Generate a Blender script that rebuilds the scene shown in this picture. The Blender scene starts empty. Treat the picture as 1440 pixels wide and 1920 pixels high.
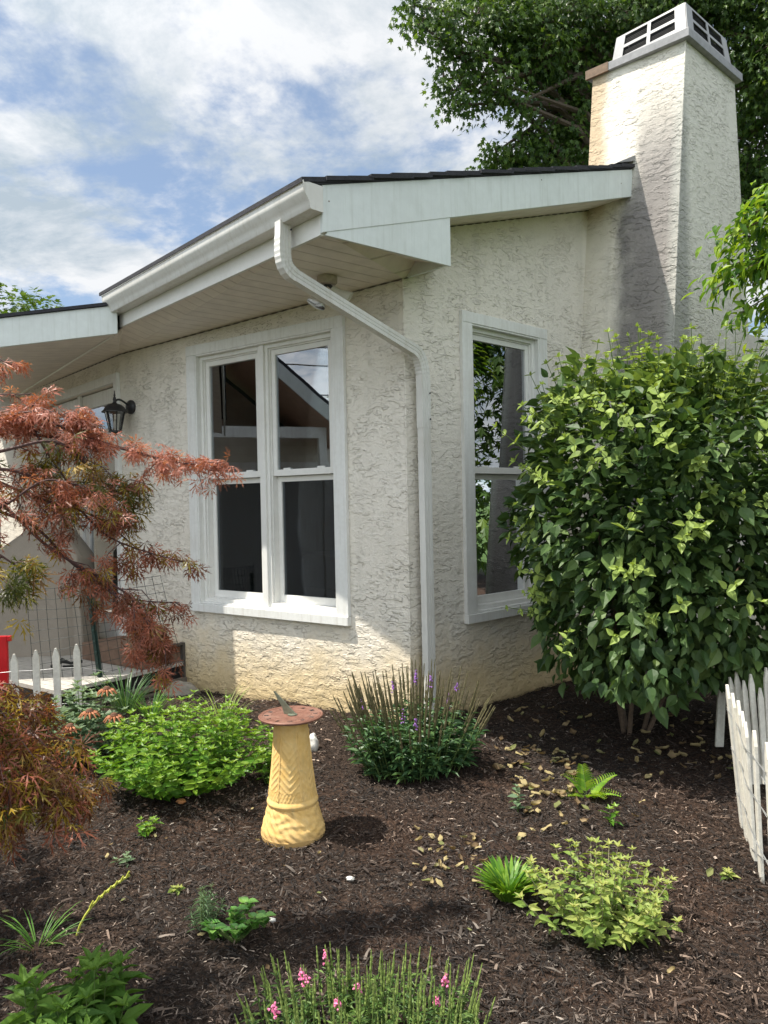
import bpy, math, random
import numpy as np
from mathutils import Vector
random.seed(7); RS=np.random.RandomState(11)
S=bpy.context.scene; COL=S.collection
# ------------------------------------------------------------ camera, sky, sun
EYE=np.array([0.,0.,1.5]); FPX=1400.; ROLL=math.radians(1.15); PITCH=math.radians(-.7)
_F=np.array([0,math.cos(PITCH),math.sin(PITCH)]); _U=np.array([0,-math.sin(PITCH),math.cos(PITCH)]); _R=np.array([1.,0,0])
CR=math.cos(ROLL)*_R-math.sin(ROLL)*_U; CU=math.sin(ROLL)*_R+math.cos(ROLL)*_U
cam=bpy.data.cameras.new('camera'); co=bpy.data.objects.new('camera',cam); COL.objects.link(co)
from mathutils import Matrix
co.matrix_world=Matrix(((CR[0],CU[0],-_F[0],0),(CR[1],CU[1],-_F[1],0),(CR[2],CU[2],-_F[2],1.5),(0,0,0,1)))
cam.sensor_fit='VERTICAL'; cam.sensor_height=24; cam.lens=24*FPX/1920; cam.clip_end=2000; cam.clip_start=.02
S.camera=co
SUN_EL=math.radians(62.5); SUN_PHI=math.radians(3.5)
tosun=Vector((-math.cos(SUN_PHI)*math.cos(SUN_EL),-math.sin(SUN_PHI)*math.cos(SUN_EL),math.sin(SUN_EL)))
sl=bpy.data.lights.new('sun','SUN'); sl.energy=5.0; sl.angle=math.radians(.55); sl.color=(1,.94,.84)
so=bpy.data.objects.new('sun',sl); COL.objects.link(so); so.rotation_euler=(-tosun).to_track_quat('-Z','Y').to_euler()
S.view_settings.view_transform='Standard'; S.view_settings.look='None'; S.view_settings.exposure=0.5; S.view_settings.gamma=1
class NT:
    def __init__(s,nt): s.nt=nt
    def n(s,t,**k):
        nd=s.nt.nodes.new(t)
        for a,b in k.items():
            if a.startswith('i_'):
                key=a[2:]; key=int(key) if key.isdigit() else key.replace('_',' ')
                s.set(nd.inputs[key],b)
            else: setattr(nd,a,b)
        return nd
    def set(s,inp,v):
        if hasattr(v,'default_value') or isinstance(v,bpy.types.NodeSocket): s.nt.links.new(v,inp)
        else: inp.default_value=v
    def math(s,op,a,b=0.,c=None,clamp=False):
        nd=s.n('ShaderNodeMath',operation=op,use_clamp=clamp); s.set(nd.inputs[0],a); s.set(nd.inputs[1],b)
        if c is not None: s.set(nd.inputs[2],c)
        return nd.outputs[0]
    def noise(s,vec,scale,detail=4,rough=.55,dist=0.,ntype='FBM'):
        nd=s.n('ShaderNodeTexNoise'); s.nt.links.new(vec,nd.inputs['Vector']); nd.inputs['Scale'].default_value=scale
        nd.inputs['Detail'].default_value=detail; nd.inputs['Roughness'].default_value=rough; nd.inputs['Distortion'].default_value=dist
        return nd.outputs[0]
    def ramp(s,fac,stops,interp='LINEAR'):
        nd=s.n('ShaderNodeValToRGB'); s.nt.links.new(fac,nd.inputs[0]); cr=nd.color_ramp; cr.interpolation=interp
        while len(cr.elements)<len(stops): cr.elements.new(.5)
        for e,(p,c) in zip(cr.elements,stops):
            e.position=p; e.color=(c,c,c,1) if isinstance(c,(int,float)) else (*c,1)
        return nd.outputs[0]
    def mix(s,fac,a,b,mode='MIX'):
        nd=s.n('ShaderNodeMix',data_type='RGBA',blend_type=mode); s.set(nd.inputs[0],fac)
        for i,v in ((6,a),(7,b)):
            if isinstance(v,tuple): nd.inputs[i].default_value=(*v,1)
            else: s.nt.links.new(v,nd.inputs[i])
        return nd.outputs[2]
    def maprange(s,v,a,b,c=0.,d=1.,smooth=False):
        nd=s.n('ShaderNodeMapRange',interpolation_type='SMOOTHSTEP' if smooth else 'LINEAR'); s.set(nd.inputs[0],v)
        for i,x in zip((1,2,3,4),(a,b,c,d)): nd.inputs[i].default_value=x
        return nd.outputs[0]
    def vec(s,v,scale=(1,1,1),loc=(0,0,0)):
        nd=s.n('ShaderNodeMapping'); s.nt.links.new(v,nd.inputs[0]); nd.inputs['Scale'].default_value=scale; nd.inputs['Location'].default_value=loc
        return nd.outputs[0]
w=bpy.data.worlds.new('World'); S.world=w; w.use_nodes=True; w.node_tree.nodes.clear(); k=NT(w.node_tree)
sky=k.n('ShaderNodeTexSky',sky_type='NISHITA',sun_disc=False,sun_elevation=SUN_EL,sun_rotation=math.radians(270),air_density=1.0,dust_density=.6,ozone_density=1.6)
tc=k.n('ShaderNodeTexCoord').outputs['Generated']
sp=k.n('ShaderNodeSeparateXYZ'); k.set(sp.inputs[0],tc)
den=k.math('ADD',k.math('MAXIMUM',sp.outputs[2],0.),.22)
cb=k.n('ShaderNodeCombineXYZ'); k.set(cb.inputs[0],k.math('DIVIDE',sp.outputs[0],den)); k.set(cb.inputs[1],k.math('DIVIDE',sp.outputs[1],den))
cv=k.vec(cb.outputs[0],(1,1,1),(13.2,1.7,.7))
n1=k.noise(cv,1.7,8,.60,.25); n2_=k.noise(cv,5.2,6,.62,.15)
cl=k.math('ADD',k.math('MULTIPLY',n1,.72),k.math('MULTIPLY',n2_,.28))
cov=k.maprange(cl,.408,.515,0,1,True)
shade=k.maprange(k.noise(k.vec(cb.outputs[0],(1,1,1),(8,2,3)),2.9,7,.64,.2),.38,.58)
ccol=k.mix(shade,(3.9,4.6,5.2),(7.5,7.6,7.7))
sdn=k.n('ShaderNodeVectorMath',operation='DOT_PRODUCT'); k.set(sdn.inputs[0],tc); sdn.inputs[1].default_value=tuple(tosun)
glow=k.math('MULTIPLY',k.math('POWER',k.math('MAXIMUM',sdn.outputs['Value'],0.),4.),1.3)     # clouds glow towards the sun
back=k.maprange(sp.outputs[1],.25,-.5,0,.95,True)                                              # added cloud brightness behind the viewer, fill for the shaded walls
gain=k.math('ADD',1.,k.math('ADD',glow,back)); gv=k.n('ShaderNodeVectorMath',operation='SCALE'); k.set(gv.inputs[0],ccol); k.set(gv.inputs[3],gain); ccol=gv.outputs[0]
skb=k.mix(.38,k.mix(1.0,sky.outputs[0],(.9,1.05,1.2),'MULTIPLY'),(4.6,5.4,6.2))
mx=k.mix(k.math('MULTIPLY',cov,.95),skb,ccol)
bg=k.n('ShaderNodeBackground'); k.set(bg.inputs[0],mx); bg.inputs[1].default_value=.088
k.set(k.n('ShaderNodeOutputWorld').inputs[0],bg.outputs[0])

# ------------------------------------------------------------ helpers
def A3(*p): return np.array(p,float)
def tag(o,label=None,cat=None,group=None,kind=None):
    if label: o['label']=label
    if cat: o['category']=cat
    if group: o['group']=group
    if kind: o['kind']=kind
    return o
def empty(name,loc,label,cat,group=None):
    o=bpy.data.objects.new(name,None); COL.objects.link(o); o.location=tuple(float(v) for v in loc); o.empty_display_size=.1
    return tag(o,label,cat,group)
def copy_tree(o,parent=None):
    c=o.copy(); COL.objects.link(c)
    if parent: c.parent=parent
    for ch in list(o.children): copy_tree(ch,c)
    return c
def ray(x,y): return (x-720)/FPX*CR-(y-960)/FPX*CU+_F
def at(x,y,Y):
    d=ray(x,y); return EYE+d*(Y/d[1])
def org(parent):
    o=np.zeros(3); p=parent
    while p is not None: o=o+np.array(p.location); p=p.parent
    return o
def mkmesh(name,V,faces_groups,mat,parent=None,smooth=False,attrs=None,origin=None):
    """faces_groups: list of (m,k) int arrays"""
    V=np.asarray(V,float)
    o0=org(parent) if parent is not None else (np.zeros(3) if origin is None else np.asarray(origin,float))
    V=V-o0
    me=bpy.data.meshes.new(name)
    me.vertices.add(len(V)); me.vertices.foreach_set('co',V.astype(np.float32).ravel())
    li=np.concatenate([g.ravel() for g in faces_groups]).astype(np.int32)
    tot=np.concatenate([np.full(len(g),g.shape[1]) for g in faces_groups]).astype(np.int32)
    st=np.concatenate([[0],np.cumsum(tot)[:-1]]).astype(np.int32)
    me.loops.add(len(li)); me.loops.foreach_set('vertex_index',li)
    me.polygons.add(len(tot)); me.polygons.foreach_set('loop_start',st)
    me.polygons.foreach_set('use_smooth',np.full(len(tot),bool(smooth)))
    me.update(calc_edges=True); me.validate()
    if attrs is not None:
        for nm,a in attrs.items():
            t=me.attributes.new(nm,'FLOAT','POINT'); t.data.foreach_set('value',np.asarray(a,np.float32))
    me.materials.append(mat)
    ob=bpy.data.objects.new(name,me); COL.objects.link(ob)
    if parent is not None: ob.parent=parent
    else: ob.location=tuple(float(v) for v in o0)
    return ob
class MB:
    def __init__(s): s.v=[]; s.f={}
    def add(s,V,F):
        b=len(s.v); s.v.extend([tuple(p) for p in V])
        for f in F: s.f.setdefault(len(f),[]).append([i+b for i in f])
    def hexa(s,c): # 8 corners bottom 4 (ccw) top 4
        s.add(c,[(0,3,2,1),(4,5,6,7),(0,1,5,4),(1,2,6,5),(2,3,7,6),(3,0,4,7)])
    def box(s,o,ax,ay,az,x,y,z):
        o,ax,ay,az=map(np.asarray,(o,ax,ay,az))
        c=[o+ax*a+ay*b+az*d for d in z for a,b in ((x[0],y[0]),(x[1],y[0]),(x[1],y[1]),(x[0],y[1]))]
        s.hexa(c)
    def prism(s,P,d): # extrude polygon P by vector d
        P=[np.asarray(p,float) for p in P]; n=len(P); Q=[p+np.asarray(d) for p in P]
        s.add(P+Q,[tuple(range(n))[::-1],tuple(range(n,2*n))]+[(i,(i+1)%n,n+(i+1)%n,n+i) for i in range(n)])
    def tube(s,pts,r,n=6,cap=True,prof=None,up=None):
        pts=[np.asarray(p,float) for p in pts]; m=len(pts)
        rs=r if hasattr(r,'__len__') else [r]*m
        V=[];prev=None
        for i,p in enumerate(pts):
            t=pts[min(i+1,m-1)]-pts[max(i-1,0)]; t=t/(np.linalg.norm(t)+1e-9)
            if prev is None:
                a=np.array([0,0,1.]) if up is None else np.asarray(up,float)
                if abs(t@a)>.95*np.linalg.norm(a): a=np.array([1.,0,0])
            else: a=prev
            b=np.cross(t,a); b/=np.linalg.norm(b); a=np.cross(b,t); prev=a
            if prof is None:
                for j in range(n):
                    q=2*math.pi*j/n; V.append(p+rs[i]*(math.cos(q)*a+math.sin(q)*b))
            else:
                for (pa,pb) in prof: V.append(p+rs[i]*(pa*a+pb*b))
        if prof is not None: n=len(prof)
        F=[(i*n+j,i*n+(j+1)%n,(i+1)*n+(j+1)%n,(i+1)*n+j) for i in range(m-1) for j in range(n)]
        if cap: F+= [tuple(range(n))[::-1],tuple(range((m-1)*n,m*n))]
        s.add(V,F)
    def lathe(s,prof,c,n=32,fn=None,axis=None):
        c=np.asarray(c,float); V=[]
        if axis is None: X,Y,Zz=np.eye(3)
        else:
            Zz=np.asarray(axis,float); Zz/=np.linalg.norm(Zz); X=np.cross(Zz,[.3,.9,.1]); X/=np.linalg.norm(X); Y=np.cross(Zz,X)
        for (r,z) in prof:
            for j in range(n):
                q=2*math.pi*j/n; rr=r+(fn(q,z,r) if fn else 0)
                V.append(c+X*rr*math.cos(q)+Y*rr*math.sin(q)+Zz*z)
        m=len(prof)
        F=[(i*n+j,i*n+(j+1)%n,(i+1)*n+(j+1)%n,(i+1)*n+j) for i in range(m-1) for j in range(n)]
        F+=[tuple(range(n))[::-1],tuple(range((m-1)*n,m*n))]
        s.add(V,F)
    def build(s,name,mat,parent=None,smooth=False,origin=None,bevel=0,attrs=None):
        ob=mkmesh(name,s.v,[np.array(f) for f in s.f.values()],mat,parent,smooth,attrs,origin)
        if bevel:
            b=ob.modifiers.new('b','BEVEL'); b.width=bevel; b.segments=2; b.limit_method='ANGLE'; b.angle_limit=math.radians(40)
        if smooth:
            try:
                ob.data.set_sharp_from_angle(angle=math.radians(42))
            except Exception: pass
        return ob
# ------------------------------------------------------------ materials
def newmat(name):
    m=bpy.data.materials.new(name); m.use_nodes=True; m.node_tree.nodes.clear(); return m,NT(m.node_tree)
def finish(k,sh): k.set(k.n('ShaderNodeOutputMaterial').inputs[0],sh)
def bsdf(k,col,rough=.6,normal=None,metal=0.,spec=.5):
    b=k.n('ShaderNodeBsdfPrincipled')
    if isinstance(col,tuple): b.inputs['Base Color'].default_value=(*col,1)
    else: k.set(b.inputs['Base Color'],col)
    k.set(b.inputs['Roughness'],rough); b.inputs['Metallic'].default_value=metal; b.inputs['Specular IOR Level'].default_value=spec
    if normal is not None: k.set(b.inputs['Normal'],normal)
    return b.outputs[0]
def gpos(k):
    return k.n('ShaderNodeNewGeometry').outputs['Position']
def bump(k,h,dist,strength=1.):
    b=k.n('ShaderNodeBump'); k.set(b.inputs['Height'],h); b.inputs['Distance'].default_value=dist; b.inputs['Strength'].default_value=strength
    return b.outputs[0]
def simple(name,col,rough=.6,var=.12,scale=30,bd=.0008,metal=0.,dirt=0.,dcol=(.25,.22,.17),streak=0.):
    m,k=newmat(name); p=gpos(k); n=k.noise(p,scale,5,.6); n2=k.noise(p,scale*.12,4,.6)
    c=k.mix(k.maprange(n,.3,.7),tuple(x*(1-var) for x in col),tuple(min(1,x*(1+var*.6)) for x in col))
    if dirt: c=k.mix(k.math('MULTIPLY',k.maprange(n2,.48,.72),dirt),c,dcol)
    if streak: c=k.mix(k.math('MULTIPLY',k.maprange(k.noise(k.vec(p,(38,38,2.2)),1.,6,.68),.50,.78),streak),c,dcol)
    finish(k,bsdf(k,c,k.maprange(n2,.3,.7,rough*.85,min(1,rough*1.15)),bump(k,n,bd),metal)); return m
# house frame: u along the right-hand wall, v out of it, z up
C0=A3(.137,4.352,0); W2=A3(.74197584,.67042662,0); N2=A3(.67042662,-.74197584,0); ZZ=A3(0,0,1)
def H(u,v,z): return C0+u*W2+v*N2+z*ZZ
def stucco(name):
    m,k=newmat(name); p=gpos(k)
    pv=k.vec(p,(1,1,2.5)); wob=k.noise(p,5,2,.5)
    wn=k.n('ShaderNodeTexNoise'); k.set(wn.inputs['Vector'],k.vec(p,(1,1,1.4))); wn.inputs['Scale'].default_value=11; wn.inputs['Detail'].default_value=5; wn.inputs['Roughness'].default_value=.7
    off=k.n('ShaderNodeVectorMath',operation='SCALE'); k.set(off.inputs[0],wn.outputs['Color']); off.inputs[3].default_value=.075
    av=k.n('ShaderNodeVectorMath',operation='ADD'); k.set(av.inputs[0],pv); k.set(av.inputs[1],off.outputs[0])
    n=k.noise(av.outputs[0],11.5,2.2,.5)
    # troweled plates: terraces with sharp ragged edges
    t=k.math('MULTIPLY',n,5.2); fr=k.math('FRACT',t)
    ridge=k.math('POWER',fr,5.)                         # ramps up then drops: skip-trowel lips
    mask=k.maprange(k.noise(p,6,4,.65),.38,.62,.10,1)
    lip=k.math('MULTIPLY',ridge,mask)
    fine=k.noise(p,120,4,.7); mid=k.noise(p,26,4,.65)
    h=k.math('ADD',k.math('MULTIPLY',lip,k.maprange(k.noise(p,2.1,3,.6),.35,.65,.45,1.1)),k.math('ADD',k.math('MULTIPLY',fine,.22),k.math('MULTIPLY',mid,k.maprange(k.noise(p,3.3,2,.5),.35,.65,.3,.9))))
    sx=k.n('ShaderNodeSeparateXYZ'); k.set(sx.inputs[0],p); z=sx.outputs[2]
    big=k.noise(p,1.3,4,.6); med=k.noise(p,6,5,.65)
    base=k.mix(k.maprange(big,.32,.68),(.785,.73,.635),(.86,.81,.72))
    base=k.mix(k.math('MULTIPLY',k.maprange(med,.45,.75),.35),base,(.70,.645,.55))
    # thin shadow lines painted dark along the lips
    base=k.mix(k.math('MULTIPLY',k.maprange(fr,.90,1.0),k.math('MULTIPLY',mask,.38)),base,(.36,.33,.28))
    strk=k.noise(k.vec(p,(9,9,.7)),1.,5,.6); base=k.mix(k.math('MULTIPLY',k.maprange(strk,.52,.75),.30),base,(.52,.49,.43))
    # splash-back soil stain near the ground
    zz=k.math('ADD',z,k.math('MULTIPLY',k.math('SUBTRACT',med,.5),.5))
    base=k.mix(k.maprange(zz,.85,.18,0,.9,True),base,(.71,.54,.28))
    base=k.mix(k.maprange(zz,.30,.08,0,.6,True),base,(.36,.26,.13))
    # chimney soot and rust: house coordinate u, v
    du=k.n('ShaderNodeVectorMath',operation='DOT_PRODUCT'); 
    rel=k.n('ShaderNodeVectorMath',operation='SUBTRACT'); k.set(rel.inputs[0],p); rel.inputs[1].default_value=tuple(C0)
    k.set(du.inputs[0],rel.outputs[0]); du.inputs[1].default_value=tuple(W2); u=du.outputs['Value']
    dv=k.n('ShaderNodeVectorMath',operation='DOT_PRODUCT'); k.set(dv.inputs[0],rel.outputs[0]); dv.inputs[1].default_value=tuple(N2); v=dv.outputs['Value']
    vn=k.math('ADD',v,k.math('MULTIPLY',k.math('SUBTRACT',k.noise(k.vec(p,(1,1,.35)),7,5,.6),.5),.30))
    on=k.maprange(u,1.5,1.6)
    sv=k.math('MULTIPLY',k.maprange(vn,.17,.33,0,1,True),k.maprange(vn,.66,.46,0,1,True))
    soot=k.math('MULTIPLY',k.math('MULTIPLY',sv,on),k.maprange(z,3.95,3.5,0,1,True))
    soot=k.math('MULTIPLY',soot,k.maprange(med,.25,.55,.55,.92))
    base=k.mix(soot,base,(.19,.18,.18))
    sv2=k.math('MULTIPLY',k.maprange(vn,.26,.46,0,1,True),k.maprange(z,4.7,3.8,0,.9,True))
    base=k.mix(k.math('MULTIPLY',k.math('MULTIPLY',sv2,on),k.maprange(u,2.2,2.1)),base,(.25,.23,.22))
    rust=k.math('MULTIPLY',k.math('MULTIPLY',k.maprange(vn,.20,.02,0,.7,True),on),k.maprange(z,3.5,3.7))
    base=k.mix(k.math('MULTIPLY',rust,k.maprange(u,1.85,1.9)),base,(.50,.34,.17))
    fv=k.math('MULTIPLY',k.maprange(v,.60,.66),on)
    base=k.mix(k.math('MULTIPLY',fv,.4),base,(.60,.62,.56))
    finish(k,bsdf(k,base,.88,bump(k,h,.011,1.0),spec=.25)); return m
M={}
M['stucco']=stucco('stucco')
M['white']=simple('white_paint',(.80,.80,.77),.45,.05,40,.0004,dirt=.3,dcol=(.55,.52,.46),streak=.6)
M['vinyl']=simple('vinyl',(.81,.80,.76),.38,.04,25,.0003,dirt=.2,dcol=(.55,.51,.44))
M['fascia']=simple('fascia_board',(.72,.76,.74),.5,.05,18,.0007,dirt=.35,dcol=(.52,.55,.50),streak=.6)
M['gutter']=simple('gutter_aluminium',(.74,.73,.69),.34,.05,12,.0005,dirt=.45,dcol=(.50,.46,.38),streak=.6)
M['iron']=simple('black_iron',(.022,.022,.024),.5,.3,80,.0008)
M['shingle']=simple('asphalt_shingle',(.035,.035,.042),.9,.5,160,.003)
M['capmetal']=simple('cap_steel',(.33,.33,.33),.38,.12,14,.0005,metal=.35,dirt=.5,dcol=(.33,.31,.28))
M['darkmetal']=simple('dark_flue',(.02,.02,.022),.7,.3)
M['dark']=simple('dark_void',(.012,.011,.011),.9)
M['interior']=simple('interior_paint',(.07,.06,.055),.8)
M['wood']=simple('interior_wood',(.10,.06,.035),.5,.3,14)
M['greenpost']=simple('green_post',(.012,.035,.028),.45,.2)
M['wire']=simple('green_wire',(.02,.03,.025),.5,.2)
M['galv']=simple('galvanised_wire',(.50,.50,.49),.35,.2,80,metal=.6)
M['red']=simple('red_paint',(.55,.01,.015),.35,.15,10)
M['picket']=simple('picket_paint',(.74,.71,.62),.6,.14,60,.0012,dirt=.6,dcol=(.45,.41,.34))
M['deck']=simple('deck_boards',(.50,.47,.42),.7,.2,22,.001,dirt=.5,dcol=(.32,.29,.25))
M['deckdark']=simple('deck_skirt',(.11,.095,.08),.75,.3,18,.001)
M['deckwood']=simple('grey_timber',(.21,.18,.145),.8,.3,18,.002)
M['brownwood']=simple('brown_step',(.20,.125,.085),.7,.25,20,.001)
M['rock']=simple('fieldstone',(.30,.27,.22),.85,.35,14,.006,dirt=.5,dcol=(.18,.15,.11))
M['whitestone']=simple('white_stone',(.72,.70,.64),.8,.1,20,.004)
M['blackplastic']=simple('black_plastic',(.015,.015,.015),.45)
M['blue']=simple('blue_bin',(.30,.38,.45),.5)
M['rustcap']=simple('rusty_flashing',(.20,.125,.075),.7,.35,30,.001)
M['lead']=simple('lead_flashing',(.30,.30,.31),.55,.2,20,.001)
M['terracotta']=None
def soffit_mat(name,E,col,pitch=.105):
    m,k=newmat(name); p=gpos(k)
    d=k.n('ShaderNodeVectorMath',operation='DOT_PRODUCT'); k.set(d.inputs[0],p); d.inputs[1].default_value=tuple(E)
    fr=k.math('FRACT',k.math('DIVIDE',d.outputs['Value'],pitch))
    g=k.math('ABSOLUTE',k.math('SUBTRACT',fr,.5)); h=k.maprange(g,.0,.06,0,1,True)
    n=k.noise(p,9,4,.6)
    c=k.mix(k.maprange(n,.35,.7),col,tuple(x*.86 for x in col)); c=k.mix(k.maprange(h,0,1,.30,0),c,(.30,.25,.19))
    finish(k,bsdf(k,c,.45,bump(k,h,.006,.9))); return m
M['soffit']=soffit_mat('vinyl_soffit',-N2,(.84,.765,.67))
M['soffit_wing']=soffit_mat('wing_soffit',A3(.3,1,0),(.60,.40,.30),.12)
def siding_mat():
    m,k=newmat('clapboard'); p=gpos(k); sx=k.n('ShaderNodeSeparateXYZ'); k.set(sx.inputs[0],p)
    fr=k.math('FRACT',k.math('DIVIDE',sx.outputs[2],.13)); n=k.noise(p,8,4)
    c=k.mix(k.maprange(n,.3,.7),(.60,.56,.47),(.68,.64,.55))
    finish(k,bsdf(k,c,.6,bump(k,k.math('SUBTRACT',1.,fr),.018,1.))); return m
M['siding']=siding_mat()
def glass_mat(name,tint=(.72,.76,.75),base=.10,gain=1.7):
    m,k=newmat(name); p=gpos(k)
    fr=k.n('ShaderNodeFresnel'); fr.inputs[0].default_value=1.5
    wav=bump(k,k.noise(p,1.7,2,.5),.0012,.5)
    g=k.n('ShaderNodeBsdfGlossy'); g.inputs['Roughness'].default_value=.0; g.inputs['Color'].default_value=(.93,.96,1,1); k.set(g.inputs['Normal'],wav)
    t=k.n('ShaderNodeBsdfTransparent'); t.inputs[0].default_value=(*tint,1)
    mxs=k.n('ShaderNodeMixShader'); k.set(mxs.inputs[0],k.math('ADD',k.math('MULTIPLY',fr.outputs[0],gain),base,clamp=True)); k.set(mxs.inputs[1],t.outputs[0]); k.set(mxs.inputs[2],g.outputs[0])
    finish(k,mxs.outputs[0]); return m
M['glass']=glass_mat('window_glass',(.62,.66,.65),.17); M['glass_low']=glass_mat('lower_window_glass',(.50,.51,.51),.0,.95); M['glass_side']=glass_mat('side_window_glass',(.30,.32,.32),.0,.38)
M['lampglass']=glass_mat('lamp_glass',(.9,.9,.88),.08)
def leafmat(name,cols,trans=.35,rough=.5,spec=.4):
    m,k=newmat(name); a=k.n('ShaderNodeAttribute',attribute_name='rnd').outputs['Fac']
    n=len(cols); c=k.ramp(a,[(i/(n-1),c) for i,c in enumerate(cols)])
    nz=k.noise(gpos(k),55,3,.6); c=k.mix(k.maprange(nz,.3,.7,.0,.22),c,k.mix(1.,c,(.55,.6,.5),'MULTIPLY'))
    b=bsdf(k,c,rough,bump(k,nz,.002,.6),spec=spec)
    t=k.n('ShaderNodeBsdfTranslucent'); k.set(t.inputs[0],k.mix(1.,c,(1.25,1.2,.55),'MULTIPLY'))
    mxs=k.n('ShaderNodeMixShader'); mxs.inputs[0].default_value=trans; k.set(mxs.inputs[1],b); k.set(mxs.inputs[2],t.outputs[0])
    finish(k,mxs.outputs[0]); return m
M['bark']=simple('bark',(.10,.075,.055),.9,.4,40,.004)
M['twig']=simple('twig_bark',(.13,.09,.06),.8,.3,60,.001)
M['mapletwig']=simple('maple_twig',(.075,.035,.03),.7,.3,60,.001)
M['stem']=simple('green_stem',(.10,.15,.04),.6,.2,60,.0006)
M['paletwig']=simple('pale_stem',(.30,.27,.17),.7,.2,60,.0006)
# ------------------------------------------------------------ leaf templates: local x along, y across, z up
def T(V,F): return np.array(V,float),[np.array(f) for f in F]
OV=T([(0,0,0),(.5,0,-.06),(1,0,-.16),(.22,.40,.06),(.60,.38,.04),(.22,-.40,.06),(.60,-.38,.04),(.42,.47,.06),(.42,-.47,.06)],
     [[(0,1,7,3),(1,2,4,7),(0,5,8,1),(1,8,6,2)]])
LA=T([(0,0,0),(.5,0,-.03),(1,0,-.20),(.3,.42,.08),(.65,.33,.02),(.3,-.42,.08),(.65,-.33,.02)],[[(0,1,4,3),(0,5,6,1)],[(1,2,4),(1,6,2)]])
BL=T([(0,-.5,0),(0,.5,0),(.35,-.5,.1),(.35,.5,.1),(.7,-.38,.06),(.7,.38,.06),(1,0,-.12)],[[(0,2,3,1),(2,4,5,3)],[(4,6,5)]])
def lace():
    V=[];F=[];Q=[]
    for i,a in enumerate((-112,-74,-36,0,36,74,112)):
        L=(.55,.8,.95,1.05,.95,.8,.55)[i]; a=math.radians(a); c,s=math.cos(a),math.sin(a)
        def P(x,y):
            return (x*c-y*s, x*s+y*c, -.55*x*x+ .09*math.sin(9*x+i*1.7))
        b=len(V); V+= [P(.03,0),P(.45*L,.048),P(L,0),P(.45*L,-.048), P(.40*L,.0),P(.64*L,.17),P(.5*L,.0),P(.40*L,.0),P(.64*L,-.17),P(.70*L,0),P(.88*L,.10),P(.88*L,-.10),P(.78*L,0)]
        Q.append((b,b+1,b+2,b+3)); F+= [(b+4,b+6,b+5),(b+7,b+8,b+6),(b+9,b+12,b+10),(b+9,b+11,b+12)]
    return T(V,[Q,F])
LACE=lace()
def mapleT():
    V=[(0,0,0)];F=[]; ang=[-125,-90,-65,-45,-20,0,20,45,65,90,125]; r=[.25,.45,.28,.8,.42,1.,.42,.8,.28,.45,.25]
    for a,q in zip(ang,r): V.append((.3+q*.7*math.cos(math.radians(a))-.0,q*.75*math.sin(math.radians(a)),-.18*q*q))
    V[0]=(.12,0,0)
    return T(V,[[(0,i,i+1) for i in range(1,11)]])
MAP=mapleT()
def nrm(a): return a/(np.linalg.norm(a,axis=-1,keepdims=True)+1e-9)
def leaves(name,tm,P,D,N,L,Wd,mat,parent,rnd,origin=None):
    P=np.asarray(P,float);D=nrm(np.asarray(D,float));N=np.asarray(N,float)
    N=nrm(N-D*np.sum(N*D,1,keepdims=True)); Sd=np.cross(N,D); n=len(P)
    L=np.broadcast_to(L,(n,)); Wd=np.broadcast_to(Wd,(n,))
    V,F=tm; m=len(V)
    X=P[:,None]+L[:,None,None]*(V[None,:,0,None]*D[:,None]+(V[None,:,1,None]*Wd[:,None,None])*Sd[:,None]+V[None,:,2,None]*N[:,None])
    G=[(np.arange(n)[:,None,None]*m+f[None]).reshape(-1,f.shape[1]) for f in F]
    return mkmesh(name,X.reshape(-1,3),G,mat,parent,False,{'rnd':np.repeat(np.clip(rnd,0,1),m)},origin)
class LB: # leaf bag
    def __init__(s): s.P=[];s.D=[];s.N=[];s.L=[];s.r=[]
    def add(s,p,d,n,l,r): s.P.append(p);s.D.append(d);s.N.append(n);s.L.append(l);s.r.append(r)
    def ext(s,P,D,N,L,r):
        s.P+=list(P);s.D+=list(D);s.N+=list(N);s.L+=list(L);s.r+=list(r)
    def build(s,name,tm,wd,mat,parent,origin=None): return leaves(name,tm,s.P,s.D,s.N,np.array(s.L),wd,mat,parent,np.array(s.r),origin)
def rv(n): return RS.normal(size=(n,3))
def U(a,b): return RS.uniform(a,b)

# ------------------------------------------------------------ ground
def gz(x,y):
    y=np.asarray(y,float); x=np.asarray(x,float)
    g=.2*np.clip(y/4.6,-.2,1)-.06*np.clip(y-4.9,0,3)
    return g+.012*np.sin(x*3.1+y*1.7)*np.clip(1.2-abs(x)/8,0,1)+.007*np.sin(x*7.3-y*5.1)
def axis(a,b,st,far,grow=1.35):
    c=list(np.arange(a,b,st)); s=st; x=c[-1]
    while x<far: s*=grow; x+=s; c.append(x)
    s=st; x=a
    while x>-far: s*=grow; x-=s; c.insert(0,x)
    return np.array(c)
def mulch_mat():
    m,k=newmat('mulch_soil'); p=gpos(k)
    n=k.noise(p,60,6,.7); n2=k.noise(p,9,5,.6); n3=k.noise(p,2.,4,.6)
    c=k.ramp(n,[(.3,(.012,.008,.006)),(.5,(.035,.024,.018)),(.66,(.085,.058,.042)),(.8,(.16,.12,.09))])
    c=k.mix(k.maprange(n3,.4,.65,0,.5),c,k.mix(1.,c,(1.5,1.15,.95),'MULTIPLY'))
    sx=k.n('ShaderNodeSeparateXYZ'); k.set(sx.inputs[0],p)
    # lawn beyond the beds
    dd=k.n('ShaderNodeVectorMath',operation='LENGTH'); k.set(dd.inputs[0],k.vec(p,(1,1,0),(0,-4,0)))
    c=k.mix(k.maprange(dd.outputs['Value'],9,11),c,(.05,.09,.02))
    finish(k,bsdf(k,c,.95,bump(k,k.math('ADD',n,k.math('MULTIPLY',n2,.8)),.012,1.),spec=.2)); return m
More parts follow.
